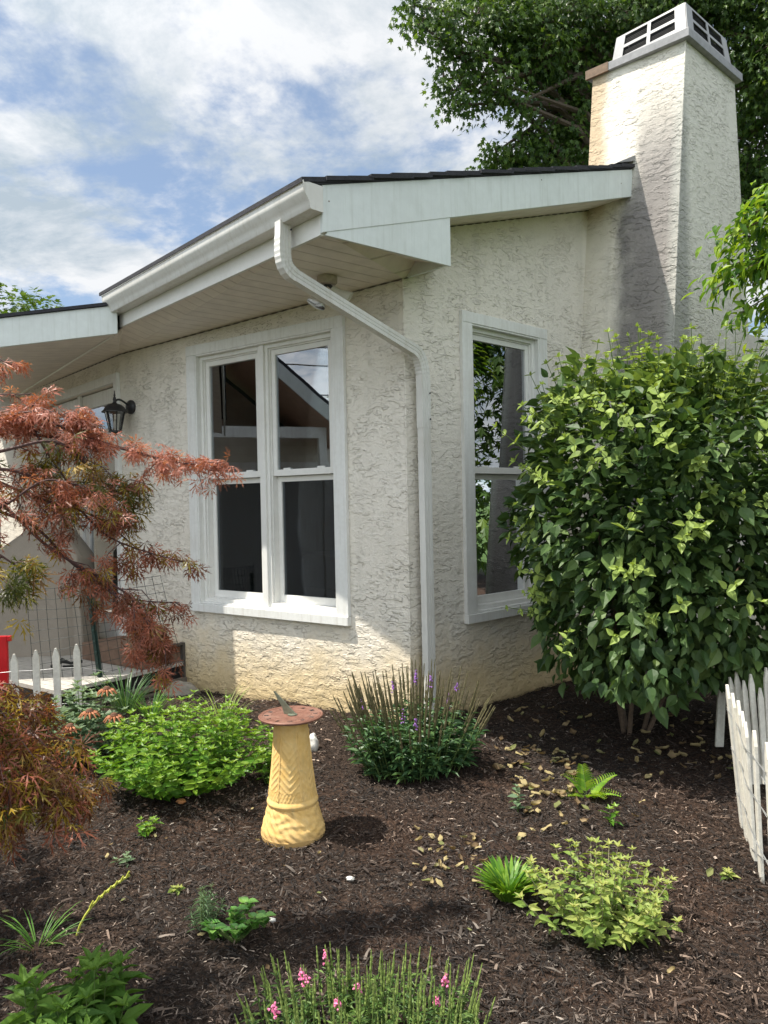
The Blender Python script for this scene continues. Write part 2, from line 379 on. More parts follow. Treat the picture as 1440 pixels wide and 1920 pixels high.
M['mulch']=mulch_mat()
xs=axis(-2.8,2.8,.03,600); ys=axis(1.0,6.2,.03,600)
GX,GY=np.meshgrid(xs,ys); nz=RS.normal(size=GX.shape)*.004*((np.abs(GX)<2.9)&(GY>.9)&(GY<6.3))
GZ=gz(GX,GY)+nz-.004+.007*np.sin(GX*23+np.sin(GY*17)*2)*np.sin(GY*19+np.sin(GX*13)*2)*((np.abs(GX)<2.9)&(GY>.9)&(GY<6.3))
nx,ny=len(xs),len(ys); idx=(np.arange(ny-1)[:,None]*nx+np.arange(nx-1)[None]).ravel()
gq=np.stack([idx,idx+1,idx+nx+1,idx+nx],1)
g=mkmesh('ground',np.stack([GX.ravel(),GY.ravel(),GZ.ravel()],1),[gq],M['mulch'],None,True); tag(g,kind='structure')
# ------------------------------------------------------------ house
house=empty('house',(C0[0],C0[1],.15),'cream stucco house with white windows, wide white eaves and a tall tapered chimney','house')
AD=A3(-.81613759,.57785762,0); AN=A3(-.57785762,-.81613759,0)
BP=H(-.587,-2.625,0); ED=-N2; EN=-W2
def wallbox(mb,o,a,n,u0,u1,z0,z1,th=.2): mb.box(o,a,n,ZZ,(u0,u1),(-th,0),(z0,z1))
# left wall with double window
WA=(.52,1.79,.805,2.585); WB=(.565,1.275,.79,2.62)
mb=MB()
wallbox(mb,C0,AD,AN,.0,WA[0],-.3,3.05); wallbox(mb,C0,AD,AN,WA[1],2.69,-.3,3.0)
wallbox(mb,C0,AD,AN,WA[0],WA[1],-.3,WA[2]); wallbox(mb,C0,AD,AN,WA[0],WA[1],WA[3],3.0)
mb.build('wall',M['stucco'],house)
mb=MB(); DU=(.08,1.85); DZ=(.36,2.50)
wallbox(mb,BP,ED,EN,-.0,DU[0],-.3,3.0); wallbox(mb,BP,ED,EN,DU[1],5.,-.3,3.0); wallbox(mb,BP,ED,EN,DU[0],DU[1],DZ[1],3.0); wallbox(mb,BP,ED,EN,DU[0],DU[1],-.3,DZ[0])
mb.build('wall',M['stucco'],house)
mb=MB()
N0=C0
def w2(u0,u1,z0,za,zb):
    P=[H(u0,-.2,z0),H(u1,-.2,z0),H(u1,0,z0),H(u0,0,z0),H(u0,-.2,za),H(u1,-.2,zb),H(u1,0,zb),H(u0,0,za)]
    mb.hexa(P)
zt=lambda u: 3.083+.31*(u-.05)+.05
w2(0,WB[0],-.3,zt(0),zt(WB[0])); w2(WB[1],3.45,-.3,zt(WB[1]),zt(3.45)); w2(WB[0],WB[1],-.3,WB[2],WB[2]); w2(WB[0],WB[1],WB[3],zt(WB[0]),zt(WB[1]))
mb.build('wall',M['stucco'],house)
# corner bead
mb=MB(); mb.tube([H(0,0,.0),H(0,0,2.8)],.006,6); mb.build('corner_bead',M['stucco'],house)
# back walls + floor + ceiling of the room inside
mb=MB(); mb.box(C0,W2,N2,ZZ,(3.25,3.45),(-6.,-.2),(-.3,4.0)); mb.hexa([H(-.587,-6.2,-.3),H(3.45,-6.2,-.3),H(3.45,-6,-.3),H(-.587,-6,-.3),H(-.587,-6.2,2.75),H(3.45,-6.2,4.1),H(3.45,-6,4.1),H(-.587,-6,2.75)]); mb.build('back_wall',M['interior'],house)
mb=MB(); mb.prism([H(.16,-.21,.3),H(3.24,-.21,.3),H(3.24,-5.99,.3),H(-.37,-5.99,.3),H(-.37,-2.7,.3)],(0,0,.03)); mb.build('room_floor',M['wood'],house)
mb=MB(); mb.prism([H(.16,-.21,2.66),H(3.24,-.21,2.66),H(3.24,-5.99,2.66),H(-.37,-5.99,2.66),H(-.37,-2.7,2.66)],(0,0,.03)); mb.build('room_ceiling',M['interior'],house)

def window(o,a,n,box,units,gm,railz=1.715):
    """casing outer = box grown; units = list of (u0,u1)"""
    u0,u1,z0,z1=box
    win=MB(); B=lambda x,y,z: win.box(o,a,n,ZZ,x,y,z)
    cw=.088; hb=.07
    # casing boards, butted
    B((u0-cw+.0,u0),(0.0,.028),(z0-.0,z1)); B((u1,u1+cw),(0.0,.028),(z0,z1))
    B((u0-cw,u1+cw),(0.0,.030),(z1,z1+hb)); 
    # jamb lining
    B((u0,u0+.012),(-.19,.024),(z0,z1)); B((u1-.012,u1),(-.19,.024),(z0,z1)); B((u0+.012,u1-.012),(-.19,.024),(z1-.012,z1)); B((u0+.012,u1-.012),(-.19,.02),(z0,z0+.012))
    W=win.build('window',M['white'],house,bevel=.002)
    s=MB(); s.box(o,a,n,ZZ,(u0-cw-.002,u1+cw+.002),(0,.038),(z0-.058,z0-.001)); s.build('sill',M['white'],W,bevel=.003)
    fr=MB(); zb,zt_=z0+.012,z1-.012
    for i,(a0,a1) in enumerate(units):
        f=.026
        for x,z in (((a0,a0+f),(zb,zt_)),((a1-f,a1),(zb,zt_)),((a0+f,a1-f),(zt_-f,zt_)),((a0+f,a1-f),(zb,zb+f))):
            fr.box(o,a,n,ZZ,x,(-.10,-.012),z)
        # stepped stop bead
        g=.010
        for x,z in (((a0+f,a0+f+g),(zb+f,zt_-f)),((a1-f-g,a1-f),(zb+f,zt_-f)),((a0+f+g,a1-f-g),(zt_-f-g,zt_-f))):
            fr.box(o,a,n,ZZ,x,(-.095,-.028),z)
    for (p,q) in zip(units[:-1],units[1:]):
        fr.box(o,a,n,ZZ,(p[1],q[0]),(-.1,.004),(zb,zt_))
    fr.build('frame',M['vinyl'],W,bevel=.0015)
    for (a0,a1) in units:
        a0+=.037;a1-=.037; zt2=zt_-.037; zb2=zb+.027
        st=.034
        up=MB()
        for x,z in (((a0,a0+st),(railz-.02,zt2)),((a1-st,a1),(railz-.02,zt2)),((a0+st,a1-st),(zt2-st,zt2)),((a0+st,a1-st),(railz-.022,railz+.020))):
            up.box(o,a,n,ZZ,x,(-.066,-.036),z)
        for fx in (.22,.78):   # sash lifts
            xx=a0+(a1-a0)*fx; up.box(o,a,n,ZZ,(xx-.03,xx+.03),(-.062,-.04),(railz+.020,railz+.030))
        up.build('sash',M['vinyl'],W,bevel=.0015)
        lo=MB(); st=.036
        for x,z in (((a0,a0+st),(zb2,railz-.024)),((a1-st,a1),(zb2,railz-.024)),((a0+st,a1-st),(railz-.06,railz-.024)),((a0+st,a1-st),(zb2,zb2+.05))):
            lo.box(o,a,n,ZZ,x,(-.10,-.072),z)
        lo.build('sash',M['vinyl'],W,bevel=.0015)
        pn=MB(); pn.box(o,a,n,ZZ,(a0+.03,a1-.03),(-.053,-.049),(railz+.012,zt2-.028)); pn.build('pane',gm,W)
        pn=MB(); pn.box(o,a,n,ZZ,(a0+.03,a1-.03),(-.088,-.084),(zb2+.044,railz-.055)); pn.build('pane',M['glass_low'],W)
    return W
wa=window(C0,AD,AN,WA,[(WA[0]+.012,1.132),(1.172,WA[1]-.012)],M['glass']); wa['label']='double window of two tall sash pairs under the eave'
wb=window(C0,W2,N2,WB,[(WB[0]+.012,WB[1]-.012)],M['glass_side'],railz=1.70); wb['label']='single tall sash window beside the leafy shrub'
# blinds inside as dim hints of a room
dt=empty('dining_table',H(1.2,-1.6,.33),'dim wooden table inside the room, behind the double window','table')
mb=MB(); mb.box(H(1.2,-1.6,.33),W2,N2,ZZ,(-.5,.5),(-.6,.6),(.71,.75)); mb.build('tabletop',M['wood'],dt)
for sx_ in (-1,1):
    for sy_ in (-1,1):
        mb=MB(); mb.box(H(1.2,-1.6,.33),W2,N2,ZZ,(sx_*.45-.03,sx_*.45+.03),(sy_*.55-.03,sy_*.55+.03),(0,.71)); mb.build('leg',M['wood'],dt)
# door
dr=MB(); B=lambda x,y,z: dr.box(BP,ED,EN,ZZ,x,y,z)
B((DU[0]-.07,DU[0]),(0,.03),(DZ[0],DZ[1]+.07)); B((DU[1],DU[1]+.08),(0,.03),(DZ[0],DZ[1]+.07)); B((DU[0],DU[1]),(0,.03),(DZ[1],DZ[1]+.07))
B((DU[0],DU[1]),(-.12,-.08),(DZ[0],DZ[0]+.03))
door=dr.build('door',M['white'],house,bevel=.002)
mid=(DU[0]+DU[1])/2
for (a0,a1) in ((DU[0]+.01,mid-.012),(mid+.012,DU[1]-.01)):
    lf=MB(); z0,z1=DZ[0]+.035,DZ[1]-.01; st=.10
    for x,z in (((a0,a0+st),(z0,z1)),((a1-st,a1),(z0,z1)),((a0+st,a1-st),(z1-.12,z1)),((a0+st,a1-st),(z0,z0+.22))): lf.box(BP,ED,EN,ZZ,x,(-.09,-.045),z)
    lf.build('door_leaf',M['white'],door,bevel=.002)
    pn=MB(); pn.box(BP,ED,EN,ZZ,(a0+st-.01,a1-st+.01),(-.07,-.064),(z0+.21,z1-.11)); pn.build('pane',M['glass'],door)
mb=MB(); mb.box(BP,ED,EN,ZZ,(mid-.028,mid+.028),(-.044,-.02),(DZ[0]+.03,DZ[1])); mb.build('mullion',M['white'],door,bevel=.003)
mb=MB(); mb.tube([BP+ED*(mid-.07)+EN*-.03+ZZ*1.35,BP+ED*(mid-.07)+EN*.02+ZZ*1.35,BP+ED*(mid-.17)+EN*.02+ZZ*1.35],.01,8); mb.build('handle',M['iron'],door)
# soffit
FZ=2.785
P={'FR':H(-.82,.315,2.793),'FL':H(-.82,-2.0,2.785),'T':H(0,.004,2.802),'T2':H(.278,.004,2.915),'TRI':H(.05,.315,2.812),'BD':BP+EN*.004+ZZ*2.716,'TA':C0+AN*.004+ZZ*2.802,
   'PC':A3(-1.83,5.245,2.735),'PL':A3(-4.75,4.85,2.36),'WL':H(-.587,-5.45,2.70)}
ks=list(P); Vv=[P[q] for q in ks]; ix=lambda *a:[ks.index(q) for q in a]
F3=[ix('FR','TRI','T2'),ix('FR','T2','TA'),ix('FR','TA','BD'),ix('FR','BD','FL'),ix('FL','BD','PC'),ix('PC','BD','WL'),ix('PC','WL','PL')]
n_=len(Vv); Vv2=Vv+[p+A3(0,0,.012) for p in Vv]; F3b=[[a+n_ for a in f[::-1]] for f in F3]
mkmesh('soffit',Vv2,[np.array(F3+F3b)],M['soffit'],house)
mb=MB(); z=lambda u:3.088+.31*(u-.05)
mb.hexa([H(.05,0,z(.05)),H(2.01,0,z(2.01)),H(2.01,.315,z(2.01)),H(.05,.315,z(.05)),H(.05,0,z(.05)+.012),H(2.01,0,z(2.01)+.012),H(2.01,.315,z(2.01)+.012),H(.05,.315,z(.05)+.012)])
mb.build('soffit',M['soffit'],house)
# dark gap line where the soffit meets the walls, broken into clips
mb=MB()
def gap(p,q,r=.0028):
    p,q=np.asarray(p),np.asarray(q); n=int(np.linalg.norm(q-p)/.03)+2
    mb.tube([p+(q-p)*(i/n)+A3(0,0,U(-.001,.001)) for i in range(n+1)],[r*(.45+.9*(i%3>0)) for i in range(n+1)],5)
gap(C0+AN*.005+ZZ*2.797,BP+EN*.005+ZZ*2.711); gap(H(0,.005,2.797),H(.27,.005,2.905)); gap(H(.05,.005,z(.05)-.005),H(2.0,.005,z(2.0)-.005)); gap(BP+EN*.005+ZZ*2.711,H(-.582,-5.3,2.697))
mb.build('soffit_joint',M['deckdark'],house)
# fascia + rake + wedge + porch fascia
mb=MB(); mb.box(C0,W2,N2,ZZ,(-.84,-.82),(-2.02,.315),(2.775,2.99)); mb.build('eave_fascia',M['vinyl'],house,bevel=.002)
mb=MB(); rk=lambda u:2.806+.31*(u+.84)
mb.hexa([H(-.84,.315,2.783),H(2.01,.315,rk(2.01)),H(2.01,.335,rk(2.01)),H(-.84,.335,2.783),H(-.84,.315,rk(-.84)+.2),H(2.01,.315,rk(2.01)+.195),H(2.01,.335,rk(2.01)+.195),H(-.84,.335,rk(-.84)+.2)])
mb.build('rake_fascia',M['fascia'],house,bevel=.002)
mb=MB(); mb.prism([H(-.82,.3165,2.775),H(.05,.3165,2.80),H(.05,.3165,rk(.05)-.003),H(-.8,.3165,rk(-.8)-.003)],N2*.015)
mb.prism([H(.03,.0,2.81),H(.03,.31,2.806),H(.03,.31,3.07),H(.03,0,3.07)],W2*.02)
mb.build('soffit_return',M['fascia'],house)
for u,zz in ((.9,.16),(1.85,.1),(-.8,.12)):
    mb=MB(); mb.lathe([(.004,0),(.003,.002)],H(u,.3355,rk(u)+zz),6,axis=N2); mb.build('fascia_nail',M['rustcap'],house)
pc=A3(-1.83,5.225,0); pl=A3(-4.75,4.83,0); pd=(pl-pc)/np.linalg.norm(pl-pc); pnv=np.array([pd[1],-pd[0],0]); pnv=pnv if pnv[1]<0 else -pnv
Lp=np.linalg.norm(pl-pc)
mb=MB(); f0=lambda t,zz:pc+pd*t+ZZ*zz
za,zb_=2.715,2.33; zh=.195; mb.hexa([f0(0,za),f0(Lp,zb_),f0(Lp,zb_)+pnv*.02,f0(0,za)+pnv*.02,f0(0,za+zh),f0(Lp,zb_+zh),f0(Lp,zb_+zh)+pnv*.02,f0(0,za+zh)+pnv*.02]); mb.build('porch_fascia',M['fascia'],house,bevel=.002)
mb=MB(); mb.tube([P['PC']+(P['WL']-P['PC'])*.03-ZZ*.004,P['WL']-ZZ*.004],.008,4); mb.build('soffit_seam',M['vinyl'],house)
# gutter (K style)
prof=[(0,0),(-.082,0),(-.086,.004),(-.088,.025),(-.100,.045),(-.118,.068),(-.123,.085),(-.123,.112),(-.128,.114),(-.128,.122),(-.112,.122),(-.114,.09),(-.08,.012),(-.004,.012),(-.004,.125),(0,.125)]
mb=MB(); v0,v1=.345,-2.03; gz0=2.872
def ring(v,zz): return [H(-.842+a*.93,v,zz+b) for a,b in prof]
R0=ring(v0,gz0); R1=ring(v1,gz0-.012); n=len(prof)
mb.add(R0+R1,[(i,(i+1)%n,n+(i+1)%n,n+i) for i in range(n)])
outer=[0,1,2,3,4,5,6,7,8,9,10]
endp=[H(-.842+a*.93,v0,gz0+b) for a,b in prof[:11]]+[H(-.842,v0,gz0+.122)]
mb.prism(endp,-N2*.004); 
endp=[H(-.842+a*.93,v1,gz0-.012+b) for a,b in prof[:11]]+[H(-.842,v1,gz0+.11)]
mb.prism(endp,N2*.004)
# raised beads on the end cap
mb.tube([H(-.842-.082*.93,v0+.003,gz0+.0),H(-.842-.088*.93,v0+.003,gz0+.03),H(-.842-.118*.93,v0+.003,gz0+.07),H(-.842-.126*.93,v0+.003,gz0+.12)],.0035,5)
gt=mb.build('gutter',M['gutter'],house,smooth=True)
for vv in (-.62,-1.55):
    mb=MB(); q0=[H(-.842+a*.93-(.0025 if a<-.01 else 0),vv,gz0-.004+b-.0025) for a,b in prof[:11]]; q1=[p-N2*.035 for p in q0]; mb.add(q0+q1,[(i,i+1,12+i-1,11+i) for i in range(10)]); mb.build('gutter_seam',M['gutter'],house)
# roof: shingle slab with stepped courses at the rake
mb=MB()
def rz(u): return 3.02+.31*(u+.84)
def slab(u0,u1,v0,v1,t0=0.,t1=.022,du=0):
    mb.hexa([H(u0,v1,rz(u0)+t0),H(u1,v1,rz(u1)+t0-du),H(u1,v0,rz(u1)+t0-du),H(u0,v0,rz(u0)+t0),H(u0,v1,rz(u0)+t1),H(u1,v1,rz(u1)+t1-du),H(u1,v0,rz(u1)+t1-du),H(u0,v0,rz(u0)+t1)])
slab(-.93,2.03,.34,-2.06,-.014,0.004)
u=-.965; i=0
while u<2.0:
    v=.35+.006*math.sin(i*2.3)+.005*U(-1,1); u2_=min(u+.30,2.04); slab(u,u2_,v,-2.06,.002,.020+U(0,.005),.012); u+=.14; i+=1
mb.hexa([H(-.6,-6.3,rz(-.6)-.01),H(3.55,-6.3,rz(3.55)-.01),H(3.55,-.0,rz(3.55)-.01),H(-.6,-.0,rz(-.6)-.01),H(-.6,-6.3,rz(-.6)+.03),H(3.55,-6.3,rz(3.55)+.03),H(3.55,-.0,rz(3.55)+.03),H(-.6,-.0,rz(-.6)+.03)])
# porch roof rising back from its fascia
q=[pc+pnv*.035+ZZ*2.913,pl+pnv*.035+ZZ*2.528,H(-.5,-6.3,2.80),H(-.5,-2.07,2.915)]
mb.hexa([p for p in q]+[p+A3(0,0,.022) for p in q])
roof=mb.build('roof',M['shingle'],house)
# flashing at the chimney
mb=MB(); mb.hexa([H(1.78,.348,rz(1.78)+.03),H(2.06,.348,rz(2.06)+.04),H(2.06,.12,rz(2.06)+.04),H(1.78,.12,rz(1.78)+.03),H(1.80,.348,rz(1.8)+.036),H(2.06,.352,rz(2.06)+.085),H(2.06,.12,rz(2.06)+.085),H(1.80,.12,rz(1.8)+.036)]); mb.build('flashing',M['lead'],roof)
mb=MB(); mb.box(C0,W2,N2,ZZ,(2.012,2.05),(.0,.335),(3.69,3.9)); mb.build('rake_end',M['deckdark'],house)
# chimney
ZT=4.735
def chl(zz,back=False): return 2.14-.115*(4.66-zz)-(.08 if back else 0)
def chr_(zz): return 2.95+.103*(4.72-zz)
mb=MB(); nzl=30; zs=np.linspace(-.3,ZT,nzl); V_=[]
for zz in zs: V_+=[H(chl(zz,True),-.012,zz),H(chr_(zz),-.012,zz),H(chr_(zz),.68,zz),H(chl(zz),.68,zz)]
F_=[(i*4+j,i*4+(j+1)%4,(i+1)*4+(j+1)%4,(i+1)*4+j) for i in range(nzl-1) for j in range(4)]+[(3,2,1,0),tuple(range(4*nzl-4,4*nzl))]
mb.add(V_,F_); chim=mb.build('chimney',M['stucco'],house)
mb=MB(); mb.tube([H(chl(.1),.68,.1),H(chl(ZT),.68,ZT)],.006,6); mb.build('corner_bead',M['stucco'],chim)
uL,uR=chl(ZT)-.045,chr_(ZT)+.045
mb=MB(); mb.hexa([H(uL-.07,-.05,ZT-.03),H(uR,-.05,ZT-.03),H(uR,.725,ZT-.03),H(uL,.725,ZT-.03),H(uL-.07,-.05,ZT+.03),H(uR,-.05,ZT+.03),H(uR,.725,ZT+.03),H(uL,.725,ZT+.03)]); mb.build('crown_flashing',M['lead'],chim,bevel=.003)
ul_=lambda v:uL-.07*(.725-v)/.775
mb=MB(); mb.hexa([H(ul_(-.05)-.004,-.053,ZT-.032),H(ul_(-.05)+.02,-.053,ZT-.032),H(ul_(.13)+.02,.13,ZT-.032),H(ul_(.13)-.004,.13,ZT-.032),H(ul_(-.05)-.004,-.053,ZT+.033),H(ul_(-.05)+.03,-.053,ZT+.033),H(ul_(.13)+.03,.13,ZT+.033),H(ul_(.13)-.004,.13,ZT+.033)]); mb.build('rusty_edge',M['rustcap'],chim)
# cap shroud: four louvred sides, slightly tapered
cb0=[(uL+.045,.10),(uR-.12,.10),(uR-.12,.69),(uL+.045,.69)]; hz0,hz1=ZT+.03,ZT+.26
shr=MB(); lou=MB()
cx=sum(p[0] for p in cb0)/4; cyv=sum(p[1] for p in cb0)/4
def cp(i,t): # corner at height fraction
    u,v=cb0[i%4]; s=1-.10*t; return H(cx+(u-cx)*s,cyv+(v-cyv)*s,hz0+(hz1-hz0)*t)
for i in range(4):
    A_,B_,C_,D_=cp(i,0),cp(i+1,0),cp(i+1,1),cp(i,1)
    def Q(s,t): return (A_*(1-s)+B_*s)*(1-t)+(D_*(1-s)+C_*s)*t
    nn=np.cross(B_-A_,D_-A_); nn/=np.linalg.norm(nn)
    if nn@(Q(.5,.5)-H(cx,cyv,hz0))<0: nn=-nn
    def strip(s0,s1,t0,t1,d0=0,d1=.006,m=shr): m.hexa([Q(s0,t0)+nn*d0,Q(s1,t0)+nn*d0,Q(s1,t0)+nn*d1,Q(s0,t0)+nn*d1,Q(s0,t1)+nn*d0,Q(s1,t1)+nn*d0,Q(s1,t1)+nn*d1,Q(s0,t1)+nn*d1])
    strip(0,.14,0,1); strip(.86,1,0,1); strip(.14,.86,0,.24); strip(.14,.86,.93,1); strip(.475,.525,.24,.93); strip(.14,.475,.52,.62); strip(.525,.86,.52,.62)
    for (ta,tb) in ((.26,.50),(.64,.91)):
        for j in range(5):
            tt=ta+(tb-ta)*(j+.5)/5; strip(.14,.86,tt-.008,tt+.004,-.012,-.004,lou)
cap=shr.build('chimney_cap',M['capmetal'],chim); lou.build('louvre',M['darkmetal'],chim)
mb=MB(); mb.hexa([cp(0,.97)-ZZ*.0,cp(1,.97),cp(2,.97),cp(3,.97),cp(0,1.0),cp(1,1),cp(2,1),cp(3,1)]); mb.build('cap_lid',M['capmetal'],chim)
mb=MB(); s_=.09; mb.box(H(cx,cyv,0),W2,N2,ZZ,(-.28,.28),(-.19,.19),(hz0,hz1-.03)); mb.build('flue',M['darkmetal'],chim)
# downspout
rp=[(a*.86,b*.80) for a,b in ((-.028,-.04),(-.028,-.015),(-.024,-.012),(-.028,-.009),(-.028,.009),(-.024,.012),(-.028,.015),(-.028,.04),(.028,.04),(.028,.015),(.024,.012),(.028,.009),(.028,-.009),(.024,-.012),(.028,-.015),(.028,-.04))]
def bez(a,b,c,d,n=14):
    return [(1-t)**3*a+3*(1-t)**2*t*b+3*(1-t)*t*t*c+t**3*d for t in np.linspace(0,1,n)]
o1=H(-.90,.095,2.885); d1=H(-.835,.09,2.635); d2=H(-.005,.075,2.375); d3=H(.078,.072,2.20)
dd=(d2-d1)/np.linalg.norm(d2-d1)
ds=MB()
up0=N2
e1=bez(o1,o1-ZZ*.13,d1-dd*.10,d1,22); 
ds_=MB(); sc=[(1.0+.055*(i%2)) if 3<i<21 else 1. for i in range(len(e1))]; ds_.tube(e1,sc,prof=rp,up=up0); dn=ds_.build('downspout',M['gutter'],house); dn['label']='white corrugated downspout crossing from the gutter to the wall corner'
mb=MB(); mb.tube([d1-dd*.012,d2+dd*.015],.94,prof=rp,up=up0); mb.build('pipe',M['gutter'],dn)
e2=bez(d2,d2+dd*.07,d3+ZZ*.07,d3,18); mb=MB(); mb.tube(e2,[(1.0+.05*(i%2)) if 2<i<16 else 1. for i in range(len(e2))],prof=rp,up=up0); mb.build('elbow',M['gutter'],dn)
mb=MB(); mb.tube([d3+ZZ*.03,H(.078,.072,1.93)],1.06,prof=rp,up=up0); mb.tube([H(.078,.072,1.95),H(.082,.072,.22)],.97,prof=rp,up=up0); mb.build('pipe',M['gutter'],dn)
for zz in (1.02,):
    mb=MB(); mb.tube([H(.08,.072,zz),H(.08,.072,zz+.035)],1.0,prof=rp,up=up0); mb.build('strap',M['gutter'],dn)
for q_ in (H(.095,.107,2.13),H(.095,.107,1.98),H(-.885,.139,2.84)):
    mb=MB(); mb.lathe([(.005,0),(.005,.004),(.001,.006)],q_,8,axis=N2); mb.build('screw',M['iron'],dn)
# siding wing to the right of the chimney
sw=empty('siding_wing',H(3.6,-.5,.1),'cream clapboard wall of the next building, right of the chimney','building')
mb=MB(); mb.box(C0,W2,N2,ZZ,(3.46,9.),(-.6,-.4),(-.2,3.35)); mb.build('wall',M['siding'],sw)
mb=MB(); mb.box(C0,W2,N2,ZZ,(3.46,9.),(-.4,-.37),(2.62,2.75)); mb.box(C0,W2,N2,ZZ,(3.46,3.56),(-.4,-.372),(-.2,2.62)); mb.build('trim',M['white'],sw)

# ------------------------------------------------------------ lantern and floodlight
lc=at(229,772,5.72); lb_=C0+AD*2.585+ZZ*0
lan=empty('wall_lantern',(C0+AD*2.57+AN*.0+ZZ*2.12),'black iron carriage lantern on the stucco wall by the door','lantern')
wp=C0+AD*2.56
mb=MB(); mb.lathe([(.055,0),(.055,.012),(.045,.022),(.02,.03)],wp+ZZ*2.285,20,axis=AN); 
V0=len(mb.v)
bp=mb.build('backplate',M['iron'],lan,smooth=True); 
axp=wp+AN*.15
mb=MB(); mb.tube(bez(wp+AN*.02+ZZ*2.29,wp+AN*.08+ZZ*2.33,wp+AN*.13+ZZ*2.36,axp+ZZ*2.30,8),.008,8); mb.build('arm',M['iron'],lan,smooth=True)
mb=MB(); mb.lathe([(.0,.155),(.003,.15),(.005,.125),(.009,.118),(.005,.11),(.010,.10),(.013,.085),(.010,.075),(.014,.06),(.022,.052),(.05,.045),(.072,.025),(.085,.0),(.098,-.008),(.098,-.014),(.07,-.012)],axp+ZZ*2.245,24); mb.build('hood',M['iron'],lan,smooth=True)
mb=MB()
for i in range(6):
    q=i*math.pi/3; dq=A3(math.cos(q),math.sin(q),0); mb.tube([axp+dq*.076+ZZ*2.235,axp+dq*.045+ZZ*2.09],.0045,5)
mb.lathe([(.05,0),(.05,.01),(.03,.0)],axp+ZZ*2.08,12); mb.lathe([(.0,-.03),(.012,-.02),(.02,0),(.02,.005)],axp+ZZ*2.08,10); mb.build('cage',M['iron'],lan)
mb=MB(); mb.lathe([(.040,2.092),(.071,2.233)],axp,18); mb.build('glass',M['lampglass'],lan,smooth=True)
mb=MB(); mb.lathe([(.01,0),(.013,.03),(.012,.05),(.004,.06)],axp+ZZ*2.11,10); mb.build('bulb',M['white'],lan,smooth=True)
fc=H(-.39,-.215,2.79)
fl=empty('floodlight',fc,'twin bulb security floodlight with round beige base under the soffit','floodlight')
fm=simple('beige_plastic',(.42,.36,.29),.5,.2,40,.0006); M['sensor']=simple('sensor_plastic',(.60,.58,.50),.45,.05)
mb=MB(); mb.lathe([(.048,0),(.058,-.004),(.058,-.035),(.05,-.045),(.0,-.046)],fc,22); mb.build('base_plate',fm,fl,smooth=True)
silver=simple('silvered_glass',(.75,.76,.76),.12,.05,20,.0002,metal=.8)
def lampbulb(d,nm):
    d=nrm(A3(*d)); p0=fc-ZZ*.045+A3(d[0],d[1],0)*.03
    mb=MB(); mb.tube([fc-ZZ*.04,p0-ZZ*.015+d*.01],.010,8); mb.build('knuckle',M['iron'],fl)
    mb=MB(); mb.lathe([(.016,0),(.020,.03),(.026,.05),(.045,.085),(.055,.105),(.056,.112),(.03,.118),(.0,.12)],p0-ZZ*.015+d*.005,18,axis=d); mb.build('bulb',nm,fl,smooth=True)
lampbulb((-.45,-.15,-.9),silver); lampbulb((.75,.1,-.62),M['sensor'])
# ------------------------------------------------------------ deck and things on it
P0=C0+AD*1.99+ZZ*0; dirn=AN
dk=empty('deck',(P0[0]-.6,P0[1],.15),'low white painted timber deck with dark skirt beside the door','deck')
pA=P0+AN*.0; pB=P0+AN*1.02; pC=pB+AD*3.2; pD=BP+ED*3.2+EN*.01
mb=MB()
nb=16
a_=pA; 
for i in range(nb):
    t0,t1=i/nb+.0025,(i+1)/nb-.0025
    q=[pA*(1-t0)+pB*t0,pA*(1-t1)+pB*t1]; w0=AD*2.6
    e0=q[0]+AD*(2.6+ .9*(1-t0)); e1=q[1]+AD*(2.6+.9*(1-t1))
    s0=q[0] ; s1=q[1]
    mb.hexa([s0+ZZ*.335,s1+ZZ*.335,e1+ZZ*.335,e0+ZZ*.335,s0+ZZ*.36,s1+ZZ*.36,e1+ZZ*.36,e0+ZZ*.36])
mb.build('deck_board',M['deck'],dk)
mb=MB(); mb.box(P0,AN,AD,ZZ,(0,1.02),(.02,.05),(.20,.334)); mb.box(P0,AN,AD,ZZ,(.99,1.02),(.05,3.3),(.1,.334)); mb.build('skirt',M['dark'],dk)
mb=MB(); mb.box(P0,AN,AD,ZZ,(-.0,1.06),(-.012,.02),(.205,.245)); mb.box(P0,AN,AD,ZZ,(.02,1.05),(-.008,.015),(.02,.19)); mb.build('rim_board',M['deckwood'],dk)
for t in (.15,.6,.98):
    mb=MB(); mb.box(P0,AN,AD,ZZ,(t-.045,t+.045),(-.035,-.012),(0.02,.2)); mb.build('post',M['deckwood'],dk)
# angled threshold step against the wall
mb=MB(); mb.box(P0,AN,AD,ZZ,(.02,.36),(.03,.75),(.362,.49)); stp=mb.build('step',M['brownwood'],dk,bevel=.004)
mb=MB(); mb.box(P0,AN,AD,ZZ,(.0,.02),(.0,.04),(.2,.50)); mb.box(P0,AN,AD,ZZ,(.02,.37),(.0,.028),(.485,.50)); mb.build('step_frame',M['deckdark'],dk)
